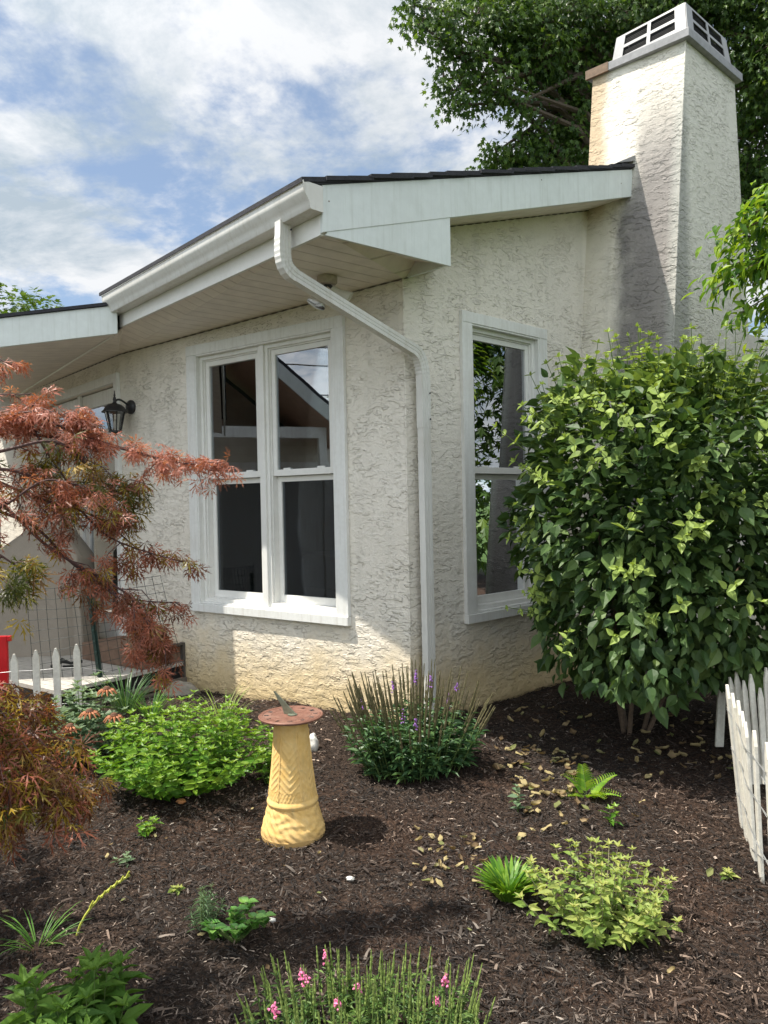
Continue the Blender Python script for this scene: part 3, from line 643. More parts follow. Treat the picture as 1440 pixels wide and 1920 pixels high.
# covered grill
gc=at(82,1150,6.05); gc[2]=.36
gr=empty('covered_grill',gc,'beige fabric cover draped over a garden grill on the deck','grill cover')
mb=MB(); n=72; rows=[]
def grow(t):
    out=[]
    for j in range(n):
        q=2*math.pi*j/n; c,s=math.cos(q),math.sin(q)
        e=.42 # squarish
        cx_=math.copysign(abs(c)**e,c); cy_=math.copysign(abs(s)**e,s)
        hx=.38-.02*t; hy=.28
        if t>.72:
            f=(1-t)/.28; hx*=.16+.84*f**.9; hy*=.30+.70*f**.8
        fold=.040*math.sin(q*9+1)*(1.15-t)+.020*math.sin(q*17+2*t)*(1.2-t)
        x=cx_*hx*(1+fold); y=cy_*hy*(1+fold)
        sh=.10*max(0,(t-.72)/.28)
        out.append(gc+A3(1,.12,0)*(x+sh)+A3(-.12,1,0)*y+ZZ*(1.06*t))
    return out
ts=[0,.1,.25,.4,.55,.68,.72,.76,.82,.88,.93,.97,.99,1.0]
V_=[p for t in ts for p in grow(t)]; m_=len(ts)
mb.add(V_,[(i*n+j,i*n+(j+1)%n,(i+1)*n+(j+1)%n,(i+1)*n+j) for i in range(m_-1) for j in range(n)]+[tuple(range((m_-1)*n,m_*n))])
M['canvas']=simple('beige_canvas',(.33,.285,.23),.85,.12,200,.0006,dirt=.3,dcol=(.28,.24,.2))
mb.build('cover',M['canvas'],gr,smooth=True)
mb=MB(); mb.box(gc,A3(1,0,0),A3(0,1,0),ZZ,(-.28,.28),(-.18,.18),(.01,.6)); mb.build('grill_body',M['blackplastic'],gr)
bn=at(205,1115,6.6); bn[2]=.36
bi=empty('storage_bin',bn,'pale grey blue lidded bin on the deck right of the beige cover','bin')
mb=MB(); mb.lathe([(.10,0),(.12,.42),(.12,.44)],bn,20); mb.build('tub',M['blue'],bi,smooth=True)
mb=MB(); mb.lathe([(.125,.44),(.128,.47),(.10,.485),(.0,.49)],bn,20); mb.build('lid',M['blue'],bi,smooth=True)
cl_=at(125,1243,5.35); cl_[2]=.365
mb=MB(); mb.tube([cl_+A3(-.10,-.03,.01),cl_+A3(-.03,.0,.05),cl_+A3(.02,.02,.025),cl_+A3(.10,.03,.035)],[.012,.02,.01,.012],6); mb.tube([cl_+A3(-.02,-.02,.01),cl_+A3(.10,.0,.012)],.008,5)
tag(mb.build('hose_nozzle',M['blackplastic'],origin=cl_),'small black garden tool lying on the deck behind the pickets','tool')
# red board
rb=A3(-2.42,4.70,0); rb[2]=.15
mb=MB(); mb.box(rb,A3(1,0,0),A3(0,1,0),ZZ,(-.07,.03),(-.012,.012),(0,.56)); mb.box(rb,A3(1,0,0),A3(0,1,0),ZZ,(.03,.055),(-.012,.012),(.525,.56)); mb.box(rb,A3(1,0,0),A3(0,1,0),ZZ,(-.12,-.07),(-.012,.012),(.525,.56))
tag(mb.build('red_board',M['red'],origin=rb,bevel=.004),'bright red painted upright board behind the white pickets at left','board')
# ------------------------------------------------------------ fences
def picket(root,b,top,wd,th,face,mat):
    """b base, top point; face = unit vector across the board"""
    b,top,face=map(lambda q:np.asarray(q,float),(b,top,face)); ax=top-b; L_=np.linalg.norm(ax); ax/=L_
    f=nrm(face-ax*(face@ax)); nn=np.cross(ax,f)
    c=.055*1.0
    pts=[b-f*wd/2-nn*th/2,b+f*wd/2-nn*th/2,b+f*wd/2*.97+ax*(L_-c)-nn*th/2,b+ax*(L_-.004)+f*wd*.12-nn*th/2,b+ax*(L_-.004)-f*wd*.12-nn*th/2,b-f*wd/2*.97+ax*(L_-c)-nn*th/2]
    m=MB(); m.prism(pts,nn*th); return m.build('picket',mat,root,bevel=.0015)
pf=empty('picket_fence',(-2.1,4.6,.18),'short white pointed pickets standing before the deck at left','fence')
for i,x in enumerate((-1.905,-2.02,-2.135,-2.25,-2.365,-2.48,-2.60)):
    y=4.60-.03*i; zt_=.665-.010*i+U(-.006,.006)
    picket(pf,(x,y,.10),(x-.006+U(-.005,.005),y,zt_),.042,.012,(1,.1,0),M['picket'])
mb=MB()
for zz in (.30,.52):
    mb.tube([(-1.7,4.66,zz-.05),(-1.9,4.608,zz)]+[(-1.905-.115*i,4.608-.03*i,zz+.004*(i%2)) for i in range(1,8)],.0018,5)
mb.build('binding_wire',M['galv'],pf)
pf2=empty('picket_fence',(1.45,2.9,.13),'wire bound bundle of thin white pickets under the shrub at right','fence')
def px_picket(bx,by,tx,ty,Yb,wd,face,Yt=None):
    picket(pf2,at(bx,by,Yb),at(tx,ty,Yt or Yb),wd,.012,face,M['picket'])
for (bx,by,tx,ty,Yb,Yt) in ((1392,1552,1363,1282,3.07,3.06),(1401,1577,1373,1298,2.97,2.97),(1406,1580,1384,1312,2.93,2.93),(1412,1606,1391,1332,2.83,2.83),(1415,1610,1397,1352,2.79,2.79),(1428,1652,1414,1368,2.67,2.66),(1452,1700,1438,1390,2.55,2.55),(1475,1740,1462,1400,2.45,2.45)):
    px_picket(bx,by,tx,ty,Yb,.048,(.27,.963,0),Yt)
for (bx,tx,ty,Y) in ((1402,1368,1268,3.50),(1404,1380,1258,3.48),(1413,1394,1274,3.44),(1425,1407,1262,3.42),(1436,1425,1288,3.40),(1447,1436,1250,3.40),(1462,1450,1262,3.38),(1478,1465,1270,3.36)):
    px_picket(bx,1470,tx,ty,Y,.026,(1,.1,0))
for (bx,tx,ty,Y) in ((1345,1350,1290,3.9),(1352,1358,1270,3.95)): px_picket(bx,1400,tx,ty,Y,.024,(1,.1,0))
mb=MB()
for f in (.25,.55,.82):
    pts=[]
    for (bx,by,tx,ty,Y) in ((1452,1700,1438,1390,2.55),(1428,1652,1414,1368,2.67),(1415,1610,1397,1352,2.79),(1406,1580,1384,1312,2.93),(1392,1552,1363,1282,3.07)):
        p=at(bx,by,Y)*(1-f)+at(tx,ty,Y)*f; pts.append(p+A3(-.012,0,.006*math.sin(len(pts)*2.1)))
    for j in (-1,1): mb.tube([p+A3(0,0,.004*j*(-1)**i) for i,p in enumerate(pts)],.0014,5)
mb.tube([at(1400,1430,2.85),at(1425,1452,2.66),at(1450,1490,2.5)],.0022,5)
mb.tube([at(1408,1590,2.8),at(1430,1610,2.6),at(1460,1622,2.5)],.0022,5)
mb.build('binding_wire',M['galv'],pf2)
wf=empty('wire_fence',at(190,1300,5.2),'leaning dark green wire mesh fence panel on a green metal post','wire fence')
def WQ(s,t): # s 0..1 left-right, t 0..1 bottom-top
    BLp,BRp,TLp,TRp=at(60,1330,4.95),at(345,1258,5.33),at(50,1104,4.95),at(300,1078,5.33)
    sag=A3(0,0,-.02*math.sin(s*math.pi))
    return (BLp*(1-s)+BRp*s)*(1-t)+(TLp*(1-s)+TRp*s)*t+sag*t+A3(0,.02*math.sin(7*s+3*t),0)
mb=MB()
for i in range(16):
    s=i/15; mb.tube([WQ(s+.006*math.sin(5*t+i),t) for t in np.linspace(0,1,7)],.0017,4)
for j in range(12):
    t=j/11; mb.tube([WQ(s,t+.008*math.sin(6*s+j)) for s in np.linspace(0,1,12)],.0017,4)
mb.build('mesh_panel',M['wire'],wf)
mb=MB(); pt0,pt1=at(192,1305,5.05),at(168,1112,5.05)
mb.tube([pt0,pt1],.018,prof=[(-1,-.35),(-.4,-.35),(-.4,-1),(.4,-1),(.4,-.35),(1,-.35),(1,.2),(-1,.2)]); 
for t in np.linspace(.1,.95,9): p=pt0*(1-t)+pt1*t; mb.box(p,A3(1,0,0),A3(0,1,0),ZZ,(-.008,.008),(-.032,-.014),(0,.012))
mb.box(pt0+ZZ*.05,A3(1,0,0),A3(0,1,0),ZZ,(-.06,.06),(-.006,.006),(-.05,.08)); mb.build('post',M['greenpost'],wf)
# ------------------------------------------------------------ stones
def stone(name,c,r,mat,label,sd):
    rs=np.random.RandomState(sd); n1,n2=18,28; V_=[];ph=rs.uniform(0,6,8)
    for i in range(n1+1):
        th=math.pi*i/n1
        for j in range(n2):
            q=2*math.pi*j/n2; d=A3(math.sin(th)*math.cos(q),math.sin(th)*math.sin(q),math.cos(th))
            k_=1+.12*math.sin(3*d[0]+ph[0])*math.cos(2.5*d[1]+ph[1])+.07*math.sin(6*d[1]+ph[2]+4*d[2])+.04*math.sin(11*d[0]+ph[3]+7*d[2])
            V_.append(np.asarray(c)+d*k_*np.asarray(r))
    m=MB(); m.add(V_,[(i*n2+j,i*n2+(j+1)%n2,(i+1)*n2+(j+1)%n2,(i+1)*n2+j) for i in range(n1) for j in range(n2)])
    return tag(m.build(name,mat,smooth=True,origin=c),label,'stone')
rk_=at(338,1290,5.3); rk_[2]=.17; stone('rock',rk_,(.135,.09,.085),M['rock'],'large brown fieldstone against the stucco wall by the deck end',3)
ws=at(586,1392,4.02); ws[2]=.20; stone('stone',ws,(.035,.04,.055),M['whitestone'],'small white stone standing behind the sundial pedestal',5)
for i,(x,y,r,lb) in enumerate(((657,1643,.012,'tiny white pebble in mulch right of the sundial'),(510,1722,.010,'tiny pale pebble right of the sedum plant'),(340,1520,.016,'small orange brick chip under the mint bush'))):
    d=ray(x,y); t=(.12-1.5)/d[2]; p=EYE+d*t; p[2]=float(gz(p[0],p[1]))+.006
    stone('pebble',p,(r*1.3,r,r*.7),M['whitestone'] if i<2 else simple('brick_chip',(.55,.25,.10),.9),lb,20+i)
# ------------------------------------------------------------ sundial
sc0=A3(-.405,3.10,0); sc0[2]=float(gz(sc0[0],sc0[1]))-.012
sd=empty('sundial',sc0,'sundial with rusty round plate on a carved yellow stone pedestal','sundial')
def pedr(z):
    zs=[0,.012,.03,.05,.10,.145,.152,.160,.168,.176,.30,.42,.50]; rs=[.122,.131,.1335,.130,.114,.1015,.1045,.1075,.1045,.099,.084,.073,.069]
    return float(np.interp(z,zs,rs))
def relief(q,z,r):
    if .182<z<.46:
        m=6; f=(q/(2*math.pi)*m)%1; a=abs(f-.5)*2; 
        v=math.sin((z+.05*(1-a)*1.0)*2*math.pi/.028 + 0)   # nested chevrons
        amp=.0016*(1 if a<.9 else .0)*min(1,(.46-z)/.2+.15)
        rib=.003 if a>.92 else 0
        if z<.215: # scrolls
            v=math.sin(14*(f-.5)*3)*math.cos((z-.2)*200); amp=.0016
        return max(-.3,v)*amp+rib
    if .03<z<.145:
        return .0026*max(-.5,math.sin(q*7+math.sin(z*70+q*2)*2.2)*math.sin(z*95+math.sin(q*5)*1.6))+.0016*math.sin(q*23+z*160)
    return 0
zz=sorted(set(list(np.linspace(0,.5,190))+[.012,.03]))
mb=MB(); mb.lathe([(pedr(z),z) for z in zz],sc0,220,relief)
m,k=newmat('yellow_pedestal'); p=gpos(k); n=k.noise(p,26,5,.65); n2b=k.noise(p,5,4,.6)
c=k.mix(k.maprange(n,.3,.7),(.72,.45,.14),(.84,.58,.24)); c=k.mix(k.maprange(n2b,.5,.75,0,.35),c,(.42,.28,.12)); c=k.mix(k.maprange(k.noise(p,90,3),.6,.75,0,.3),c,(.8,.68,.45)); c=k.mix(k.maprange(k.noise(k.vec(p,(22,22,3)),1.,5,.65),.55,.75,0,.45),c,(.36,.25,.12)); c=k.mix(k.maprange(k.noise(p,13,5,.7),.60,.72,0,.5),c,(.30,.28,.14))
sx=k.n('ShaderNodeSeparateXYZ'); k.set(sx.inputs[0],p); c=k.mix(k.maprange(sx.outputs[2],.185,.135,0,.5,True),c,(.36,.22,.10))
finish(k,bsdf(k,c,.85,bump(k,n,.0015,.8),spec=.25)); M['pedestal']=m
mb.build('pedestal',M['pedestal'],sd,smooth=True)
m,k=newmat('rusty_plate'); p=gpos(k); n=k.noise(p,45,5,.7); n2b=k.noise(p,11,4,.6)
c=k.mix(k.maprange(n,.3,.7),(.15,.062,.04),(.26,.125,.085)); c=k.mix(k.maprange(n2b,.5,.7,0,.5),c,(.33,.21,.16)); c=k.mix(k.maprange(k.noise(p,70,3),.62,.7,0,.6),c,(.05,.03,.025))
finish(k,bsdf(k,c,.65,bump(k,n,.0008,.8),metal=.2)); M['rustplate']=m
pcn=sc0+ZZ*.5
mb=MB(); mb.lathe([(.05,-.004),(.10,-.002),(.128,.002),(.134,.006),(.1345,.011),(.131,.014),(.127,.0125),(.124,.0125),(.1225,.014),(.118,.014),(.1165,.012),(.086,.012),(.0845,.0135),(.082,.0135),(.0805,.012),(.03,.012),(.0,.012)],pcn,96); mb.build('plate',M['rustplate'],sd,smooth=True)
num=MB(); NUM=['XII','I','II','III','IIII','V','VI','VII','VIII','IX','X','XI']
for i,s in enumerate(NUM):
    a=math.radians(155-i*30); rad=A3(math.cos(a),math.sin(a),0); tan=A3(math.sin(a),-math.cos(a),0); wtot=sum({'I':.0045,'V':.008,'X':.009}[c] for c in s); x=-wtot/2
    for c_ in s:
        wch={'I':.0045,'V':.008,'X':.009}[c_]; x0,x1=x+.001,x+wch-.001; r0,r1=.092,.110; x+=wch
        segs={'I':[((x0+x1)/2,r0,(x0+x1)/2,r1)],'V':[(x0,r1,(x0+x1)/2,r0),((x0+x1)/2,r0,x1,r1)],'X':[(x0,r0,x1,r1),(x0,r1,x1,r0)]}[c_]
        for (a0,b0,a1,b1) in segs: num.tube([pcn+rad*b0+tan*a0+ZZ*.0125,pcn+rad*b1+tan*a1+ZZ*.0125],.0009,4)
num.build('numerals',M['darkmetal'],sd)
bz=simple('verdigris_bronze',(.22,.24,.18),.45,.3,40,.0006,metal=.6)
gd=nrm(at(497,1312,3.05)-at(553,1336,3.05)); g0=pcn+A3(.018,-.012,.013)
gn=np.cross(nrm(A3(-.85,.45,0)),ZZ); gf=nrm(A3(-.85,.45,0))
mb=MB(); mb.prism([g0+gf*-.010+gn*-.003,g0+gf*.052+gn*-.003,g0+gf*.062+ZZ*.028+gn*-.003,g0+gf*.105+ZZ*.088+gn*-.003,g0+gf*.100+ZZ*.090+gn*-.003,g0+gf*-.004+ZZ*.006+gn*-.003],gn*.006)
mb.lathe([(.020,0),(.020,.003),(.012,.005),(.0,.005)],g0+gf*.012-ZZ*.0,16); mb.build('gnomon',bz,sd)

exec_plants=True
# ------------------------------------------------------------ plants
def g0z(x,y): return float(gz(x,y))
def herb(name,label,cat,xy,R,Hh,nst,L,wd,mat,pairs=6,tm=OV,stem=M['stem'],lean=.8,r=.002,top=1.0,jit=.18,shoots=None,droop=.15,start=.15,extra=None,fl=None):
    x,y=xy; base=A3(x,y,g0z(x,y)); root=empty(name,base,label,cat)
    lb=LB(); st=MB(); tips=[]
    for i in range(nst):
        a=U(0,6.283); q=math.sqrt(U(0,1)); dx,dy=math.cos(a)*q,math.sin(a)*q
        b=base+A3(dx,dy,0)*R*.35; b[2]=g0z(b[0],b[1])-.005
        hh=Hh*(1-.45*q*q)*U(1-jit,1+jit*.6)
        tip=base+A3(dx*R*lean,dy*R*lean,hh)+A3(U(-1,1),U(-1,1),0)*R*.06
        mid=(b+tip)/2+A3(dx,dy,0)*R*.12*1; pts=[(1-t)**2*b+2*t*(1-t)*mid+t*t*tip for t in np.linspace(0,1,6)]
        st.tube(pts,list(np.linspace(r,r*.5,6)),4); tips.append(tip)
        tw=U(0,3.14); npn=pairs
        for j in range(npn):
            t=start+(1-start)*(j+.5*U(0,1))/npn; p=(1-t)**2*b+2*t*(1-t)*mid+t*t*tip
            ax=nrm(tip-b); tw+=math.pi/2+U(-.3,.3); s=1.0-.45*(t>.85)-.15*U(0,1); 
            for sg in (0,math.pi):
                h=A3(math.cos(tw+sg),math.sin(tw+sg),0); el=U(.05,.55)+.5*max(0,t-.8)*3-droop
                d=nrm(h+ax*el); n_=nrm(ax-h*el*.6+A3(*RS.normal(size=3))*.22)
                lb.add(p,d,n_,L*s*U(.75,1.15),U(0,1)*.7+.3*t)
        for j in range(5): # rosette at the tip
            h=A3(math.cos(tw+j*1.257),math.sin(tw+j*1.257),0); lb.add(tip,nrm(h+ZZ*U(.5,1.1)),nrm(ZZ-h*.6),L*.5*U(.7,1.1)*top,U(.6,1))
    lb.build('leaves',tm,wd,mat,root); st.build('stems',stem,root)
    return root,base,tips
G_mint=leafmat('mint_leaf',[(.045,.13,.016),(.10,.24,.02),(.18,.33,.03),(.27,.40,.05)],.36,.42)
G_pale=leafmat('pale_leaf',[(.10,.17,.04),(.20,.30,.06),(.32,.40,.10),(.42,.42,.12)],.35,.55)
G_dark=leafmat('dark_perennial_leaf',[(.03,.075,.028),(.05,.12,.045),(.09,.18,.07),(.14,.24,.08)],.28,.4)
G_fg=leafmat('foreground_leaf',[(.035,.10,.015),(.075,.17,.022),(.14,.25,.035)],.35,.6,.3); G_sw=leafmat('low_speedwell_leaf',[(.05,.11,.025),(.10,.19,.04),(.19,.28,.07)],.3,.5)
G_grass=leafmat('grass_leaf',[(.05,.13,.03),(.10,.24,.04),(.17,.34,.05)],.35,.5)
G_gray=leafmat('grey_green_leaf',[(.07,.13,.07),(.13,.21,.11),(.22,.30,.16)],.25,.55)
G_sedum=leafmat('sedum_leaf',[(.06,.17,.03),(.12,.30,.05),(.22,.42,.09)],.25,.3,.6)
herb('mint_plant','broad mound of bright green mint leaves, left of the sundial','plant',(-.985,3.60),.47,.39,140,.062,.42,G_mint,8,jit=.2,lean=.95,droop=.1)
herb('mint_plant','small bright green sprig of leaves tucked behind the sundial pedestal','plant',(-.56,3.62),.13,.26,14,.055,.5,G_mint,5)
herb('seedling','low sprig of mint at the front foot of the mint mound','seedling',(-1.02,3.10),.08,.05,7,.04,.5,G_mint,2)
herb('perennial_plant','dark leafy coneflower clump by the maple, with spent orange heads','plant',(-1.60,3.92),.30,.40,46,.075,.5,G_gray,6)
herb('perennial_plant','thin upright green shoots between the maple and the mint mound','plant',(-1.36,3.80),.10,.30,8,.06,.35,G_mint,7)
herb('perennial_plant','yellow green mottled leafy plant with pale leaves at lower right','plant',(.67,2.42),.27,.25,46,.050,.42,G_pale,8,stem=M['paletwig'],lean=1.0)
herb('perennial_plant','big lance leaved green plant at the lower left corner','plant',(-.80,1.93),.165,.20,20,.10,.38,G_fg,6,tm=LA,lean=.9)
herb('perennial_plant','tall broad leaf sprig at the bottom edge, left of the big corner plant','plant',(-.93,1.90),.05,.19,3,.13,.42,G_fg,4,tm=LA)
herb('seedling','tiny two leaf weed in the mulch right of the violet clump','seedling',(.555,3.22),.03,.13,2,.045,.55,G_gray,3)
herb('seedling','small green weed above the yellow green plant','seedling',(.92,3.08),.03,.10,2,.05,.5,G_mint,2)
herb('seedling','pale flat rosette weed between the mint mound and the sedum','seedling',(-.78,2.66),.03,.02,4,.03,.6,G_pale,2)
herb('seedling','wilted grey green weed in the mulch left of the pale rosette','seedling',(-1.02,2.86),.05,.03,4,.035,.4,G_gray,2)
herb('seedling','yellow green starlike leaves by the picket bundle','seedling',(1.20,2.66),.03,.02,3,.04,.35,G_pale,2)
herb('rosemary_sprig','needle leaved grey green sprig left of the sedum rosette','plant',(-.625,2.44),.09,.13,9,.035,.16,G_gray,11,tm=LA,jit=.3)
M['conehead']=simple('spent_cone',(.14,.06,.03),.8,.4,150,.003); M['orange']=simple('faded_petal',(.42,.16,.07),.7,.3,80)
cr_=[o for o in bpy.data.objects if o.get('label','').startswith('dark leafy coneflower')][0]; cb_=np.array(cr_.location)
for (dx,dy,hh) in ((.10,-.18,.30),(.20,-.12,.26),(.14,-.05,.38),(.02,-.22,.24)):
    q_=cb_+A3(dx,dy,hh); m=MB(); m.lathe([(.004,-.012),(.018,-.006),(.020,.004),(.013,.014),(.0,.018)],q_,12); f_=m.build('flower_head',M['conehead'],cr_); m=MB()
    for j in range(11):
        a=j*.571; h=A3(math.cos(a),math.sin(a),0); m.tube([q_+h*.014,q_+h*.034+A3(0,0,-.006),q_+h*.052+A3(0,0,-.026)],[.004,.006,.002],4)
    m.build('petals',M['orange'],f_); m=MB(); m.tube([cb_,(cb_+q_)/2+A3(.01,0,.02),q_],.0028,5); m.build('stem',M['stem'],f_)
# sedum rosettes
sx_,sy_=-.50,2.37; sb=A3(sx_,sy_,g0z(sx_,sy_)); root=empty('sedum_plant',sb,'fleshy round leaved bright green sedum in the front mulch','plant'); lb=LB(); st=MB()
for i in range(13):
    a=U(0,6.283); q=U(0,.10); c_=sb+A3(math.cos(a)*q,math.sin(a)*q*.8,U(.02,.13)*(1-q*3)); st.tube([sb+A3(0,0,-.01),c_],.005,5)
    for j in range(11):
        aa=j*2.4; h=A3(math.cos(aa),math.sin(aa),0); e=.15+j*.11; lb.add(c_-ZZ*.004*j,nrm(h+ZZ*e),nrm(ZZ-h*e),U(.028,.048)*(1-.03*j),U(0,1))
lb.build('leaves',OV,.85,G_sedum,root); st.build('stems',M['stem'],root)
mb=MB(); 
# grasses
def grass(name,label,xy,R,L,n,mat,wd=.035,up=.7,cat='grass tuft'):
    x,y=xy; base=A3(x,y,g0z(x,y)); root=empty(name,base,label,cat); lb=LB()
    for i in range(n):
        a=U(0,6.283); q=math.sqrt(U(0,1)); h=A3(math.cos(a),math.sin(a),0); p=base+h*R*.35*q
        L1=L*U(.55,1.1); d=nrm(h*(.25+q*.8)*(1-up)*2+ZZ); n_=nrm(A3(-h[0],-h[1],1)*.2+nrm(h)*-.9+A3(*RS.normal(size=3))*.2)
        lb.add(p,d,n_,L1,U(0,1))
    lb.build('blades',GRB,wd,mat,root); return root
GRB=T([(0,-.5,0),(0,.5,0),(.3,-.55,-.02),(.3,.55,-.02),(.6,-.5,-.09),(.6,.5,-.09),(.85,-.3,-.22),(.85,.3,-.22),(1.02,0,-.38)],[[(0,2,3,1),(2,4,5,3),(4,6,7,5)],[(6,8,7)]])
grass('grass_clump','bright green grassy clump left of the yellow green plant',(.41,2.60),.12,.115,230,G_mint,.11)
grass('grass_tuft','dark arching grass tuft beside the deck post, left of its pair',(-1.66,4.72),.18,.30,95,G_dark,.022)
grass('grass_tuft','small arching grass tuft in front of the rock, right of its pair',(-1.46,4.60),.13,.22,60,G_grass,.026)
grass('grass_tuft','fine pale grass wisps behind the mint mound',(-.98,4.40),.15,.30,55,G_pale,.016,.6)
grass('grass_tuft','dull green grass wisp at the far left edge of the mulch',(-1.14,2.38),.10,.15,40,G_grass,.03,.45)
# fern
fx,fy=.885,3.34; fb=A3(fx,fy,g0z(fx,fy)); root=empty('fern',fb,'small lime green fern with feathered fronds beside the fallen leaves','fern'); lb=LB(); st=MB()
for (a,L_,e) in ((.35,.20,1.0),(2.5,.17,1.3),(1.6,.19,1.9),(3.3,.13,.5),(-.4,.16,.5),(5.2,.12,.6)):
    h=A3(math.cos(a),math.sin(a)*.6,0); d=nrm(h+ZZ*e); pts=[fb+d*L_*t-ZZ*.06*t*t for t in np.linspace(0,1,14)]; st.tube(pts,.0016,4); sdv=nrm(np.cross(d,ZZ))
    for j,p in enumerate(pts[2:]):
        for sg in (-1,1): lb.add(p,nrm(sdv*sg+d*.45),nrm(np.cross(sdv,d)*-1+ZZ*.4),.052*(1-j/14)+.01,U(0,1))
lb.build('fronds',BL,.22,leafmat('fern_leaf',[(.12,.28,.03),(.25,.42,.04),(.38,.50,.06)],.4,.5),root); st.build('stems',M['stem'],root)
# yellow bent stalk at left
mb=MB(); a0=A3(-1.03,2.42,g0z(-1.03,2.42)); mb.tube(bez(a0,a0+A3(.02,0,.08),a0+A3(.08,.03,.13),a0+A3(.16,.05,.17),8),.004,5)
for i in range(7): 
    p=a0+A3(.04+.018*i,.01+.006*i,.085+.013*i); mb.tube([p,p+A3(.012,0,.022)],.003,4)
tag(mb.build('bent_stalk',simple('yellow_stalk',(.40,.42,.06),.6),origin=a0),'bent yellow green stalk rising from the mulch at left','plant stalk')
# spiky flower clumps
G_spike=simple('spent_spike',(.12,.105,.045),.8,.4,120,.002); G_spikeg=simple('green_spike',(.20,.27,.06),.7,.3,120,.002)
PUR=simple('violet_flower',(.42,.18,.62),.6,.2,100); PNK=simple('pink_flower',(.80,.20,.38),.6,.2,100)
def spikes(name,label,xy,R,Hh,n,mat,Ll,spm,flm,nfl,leafn,ry=.8,spr=.0042,b0=.6,b1=1.05):
    x,y=xy; base=A3(x,y,g0z(x,y)); root=empty(name,base,label,'flowers'); lb=LB(); st=MB(); sp_=MB(); fb_=[]
    for i in range(n):
        a=U(0,6.283); q=math.sqrt(U(0,1)); h=A3(math.cos(a),math.sin(a)*ry,0); b=base+h*R*b0*q; b[2]=g0z(b[0],b[1])
        hh=Hh*U(.62,1.05)*(1-.25*q); tip=base+h*R*q*b1+ZZ*hh+A3(U(-.02,.02),U(-.02,.02),0)
        st.tube([b,(b+tip)/2,tip],[.0022,.0018,.0012],4)
        c=tip-(tip-b)*U(.28,.45); pts=[c+(tip-c)*t for t in np.linspace(0,1,9)]
        sp_.tube(pts,[spr*(.8+.45*(j%2))*(1-.65*j/8) for j in range(9)],5)
        if i<nfl:
            m=MB(); p0=c+(tip-c)*U(-.1,.5)
            for j in range(22):
                t=U(0,1); pp=p0+(tip-c)*t*.35+A3(*RS.normal(size=3))*.0045*(1.3-t); d=RS.normal(size=3); m.tube([pp,pp+nrm(d)*.006],[.004,.002],5)
            fb_.append(m)
        for j in range(leafn):
            t=U(.05,.62); p=b+(tip-b)*t; aa=U(0,6.283); hh_=A3(math.cos(aa),math.sin(aa),0); lb.add(p,nrm(hh_+ZZ*U(0,.6)),nrm(ZZ-hh_*.3+A3(*RS.normal(size=3))*.25),Ll*U(.7,1.2)*(1.15-t*.6),U(0,1))
    lb.build('leaves',LA,.36,mat,root); st.build('stems',M['stem'],root); sp_.build('seed_spikes',spm,root)
    for m in fb_: m.build('flower',flm,root)
spikes('speedwell_plant','tall speedwell clump with dark spent spikes and few violet flowers before the downspout',(.125,3.72),.40,.56,165,G_dark,.068,G_spike,PUR,9,14,spr=.0058)
spikes('speedwell_plant','low speedwell clump with green spikes and pink flowers at the bottom edge',(-.08,1.93),.34,.215,210,G_sw,.026,G_spikeg,PNK,10,11,.6,.0034,.88,1.0)
# ---- big shrub
bc=A3(1.57,4.02,1.36); br=A3(.80,.68,.90)
sb_=empty('shrub',(1.39,4.2,g0z(1.39,4.2)),'big rounded leafy green shrub with lime new shoots before the chimney','shrub')
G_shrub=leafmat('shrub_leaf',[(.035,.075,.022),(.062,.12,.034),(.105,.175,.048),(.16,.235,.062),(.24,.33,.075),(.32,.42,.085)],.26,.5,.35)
def sup(d,e=3.4):
    s=(np.abs(d)**e).sum(1)**(-1/e); return d*s[:,None]
n=9300; d=nrm(rv(n)); P_=sup(d); 
lump=.97+.09*np.sin(P_[:,0]*5+1.3)*np.cos(P_[:,2]*4.3)+.05*np.sin(P_[:,1]*7+P_[:,2]*6)+.04*np.sin(P_[:,0]*11+P_[:,2]*9)
dep=1-RS.uniform(0,1,n)**1.6*.30
Q_=bc+P_*br*lump[:,None]*dep[:,None]
gap_=np.sin(P_[:,0]*9+2)*np.sin(P_[:,2]*8+1)*np.sin(P_[:,1]*7+.5)
keep=(Q_[:,2]>.41+.14*np.abs(Q_[:,0]-1.45)+RS.normal(size=n)*.06+.05*np.sin(Q_[:,0]*11))&(Q_[:,2]<2.17+.06*np.sin(Q_[:,0]*9)+RS.normal(size=n)*.03)&((gap_<.42)|(RS.uniform(0,1,n)<.35))
out=nrm(P_*A3(1,1,.8)); hf=np.clip((Q_[:,2:3]-.9)/1.0,0,1); D_=nrm(out*(.75+.1*hf)+A3(0,0,1)*(-.5+.5*hf)+rv(n)*.50); N_=nrm(out*(.75-.4*hf)+A3(0,0,.75)+rv(n)*.38)
rn=np.clip(RS.uniform(0,.55,n)+.45*np.clip(Q_[:,2]-1.5,0,1)*RS.uniform(0,1,n)**1.2,0,.95)  # lime rising with height: sunlit top painted into leaf colour, besides new growth
L_=np.clip(RS.normal(.072,.018,n),.03,.11)
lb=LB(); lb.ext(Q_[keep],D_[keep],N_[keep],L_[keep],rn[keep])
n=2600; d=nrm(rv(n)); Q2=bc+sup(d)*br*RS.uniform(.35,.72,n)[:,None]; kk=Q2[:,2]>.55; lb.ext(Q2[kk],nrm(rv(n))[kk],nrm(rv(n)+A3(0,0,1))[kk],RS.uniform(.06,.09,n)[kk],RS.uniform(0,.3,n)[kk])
sh=MB()
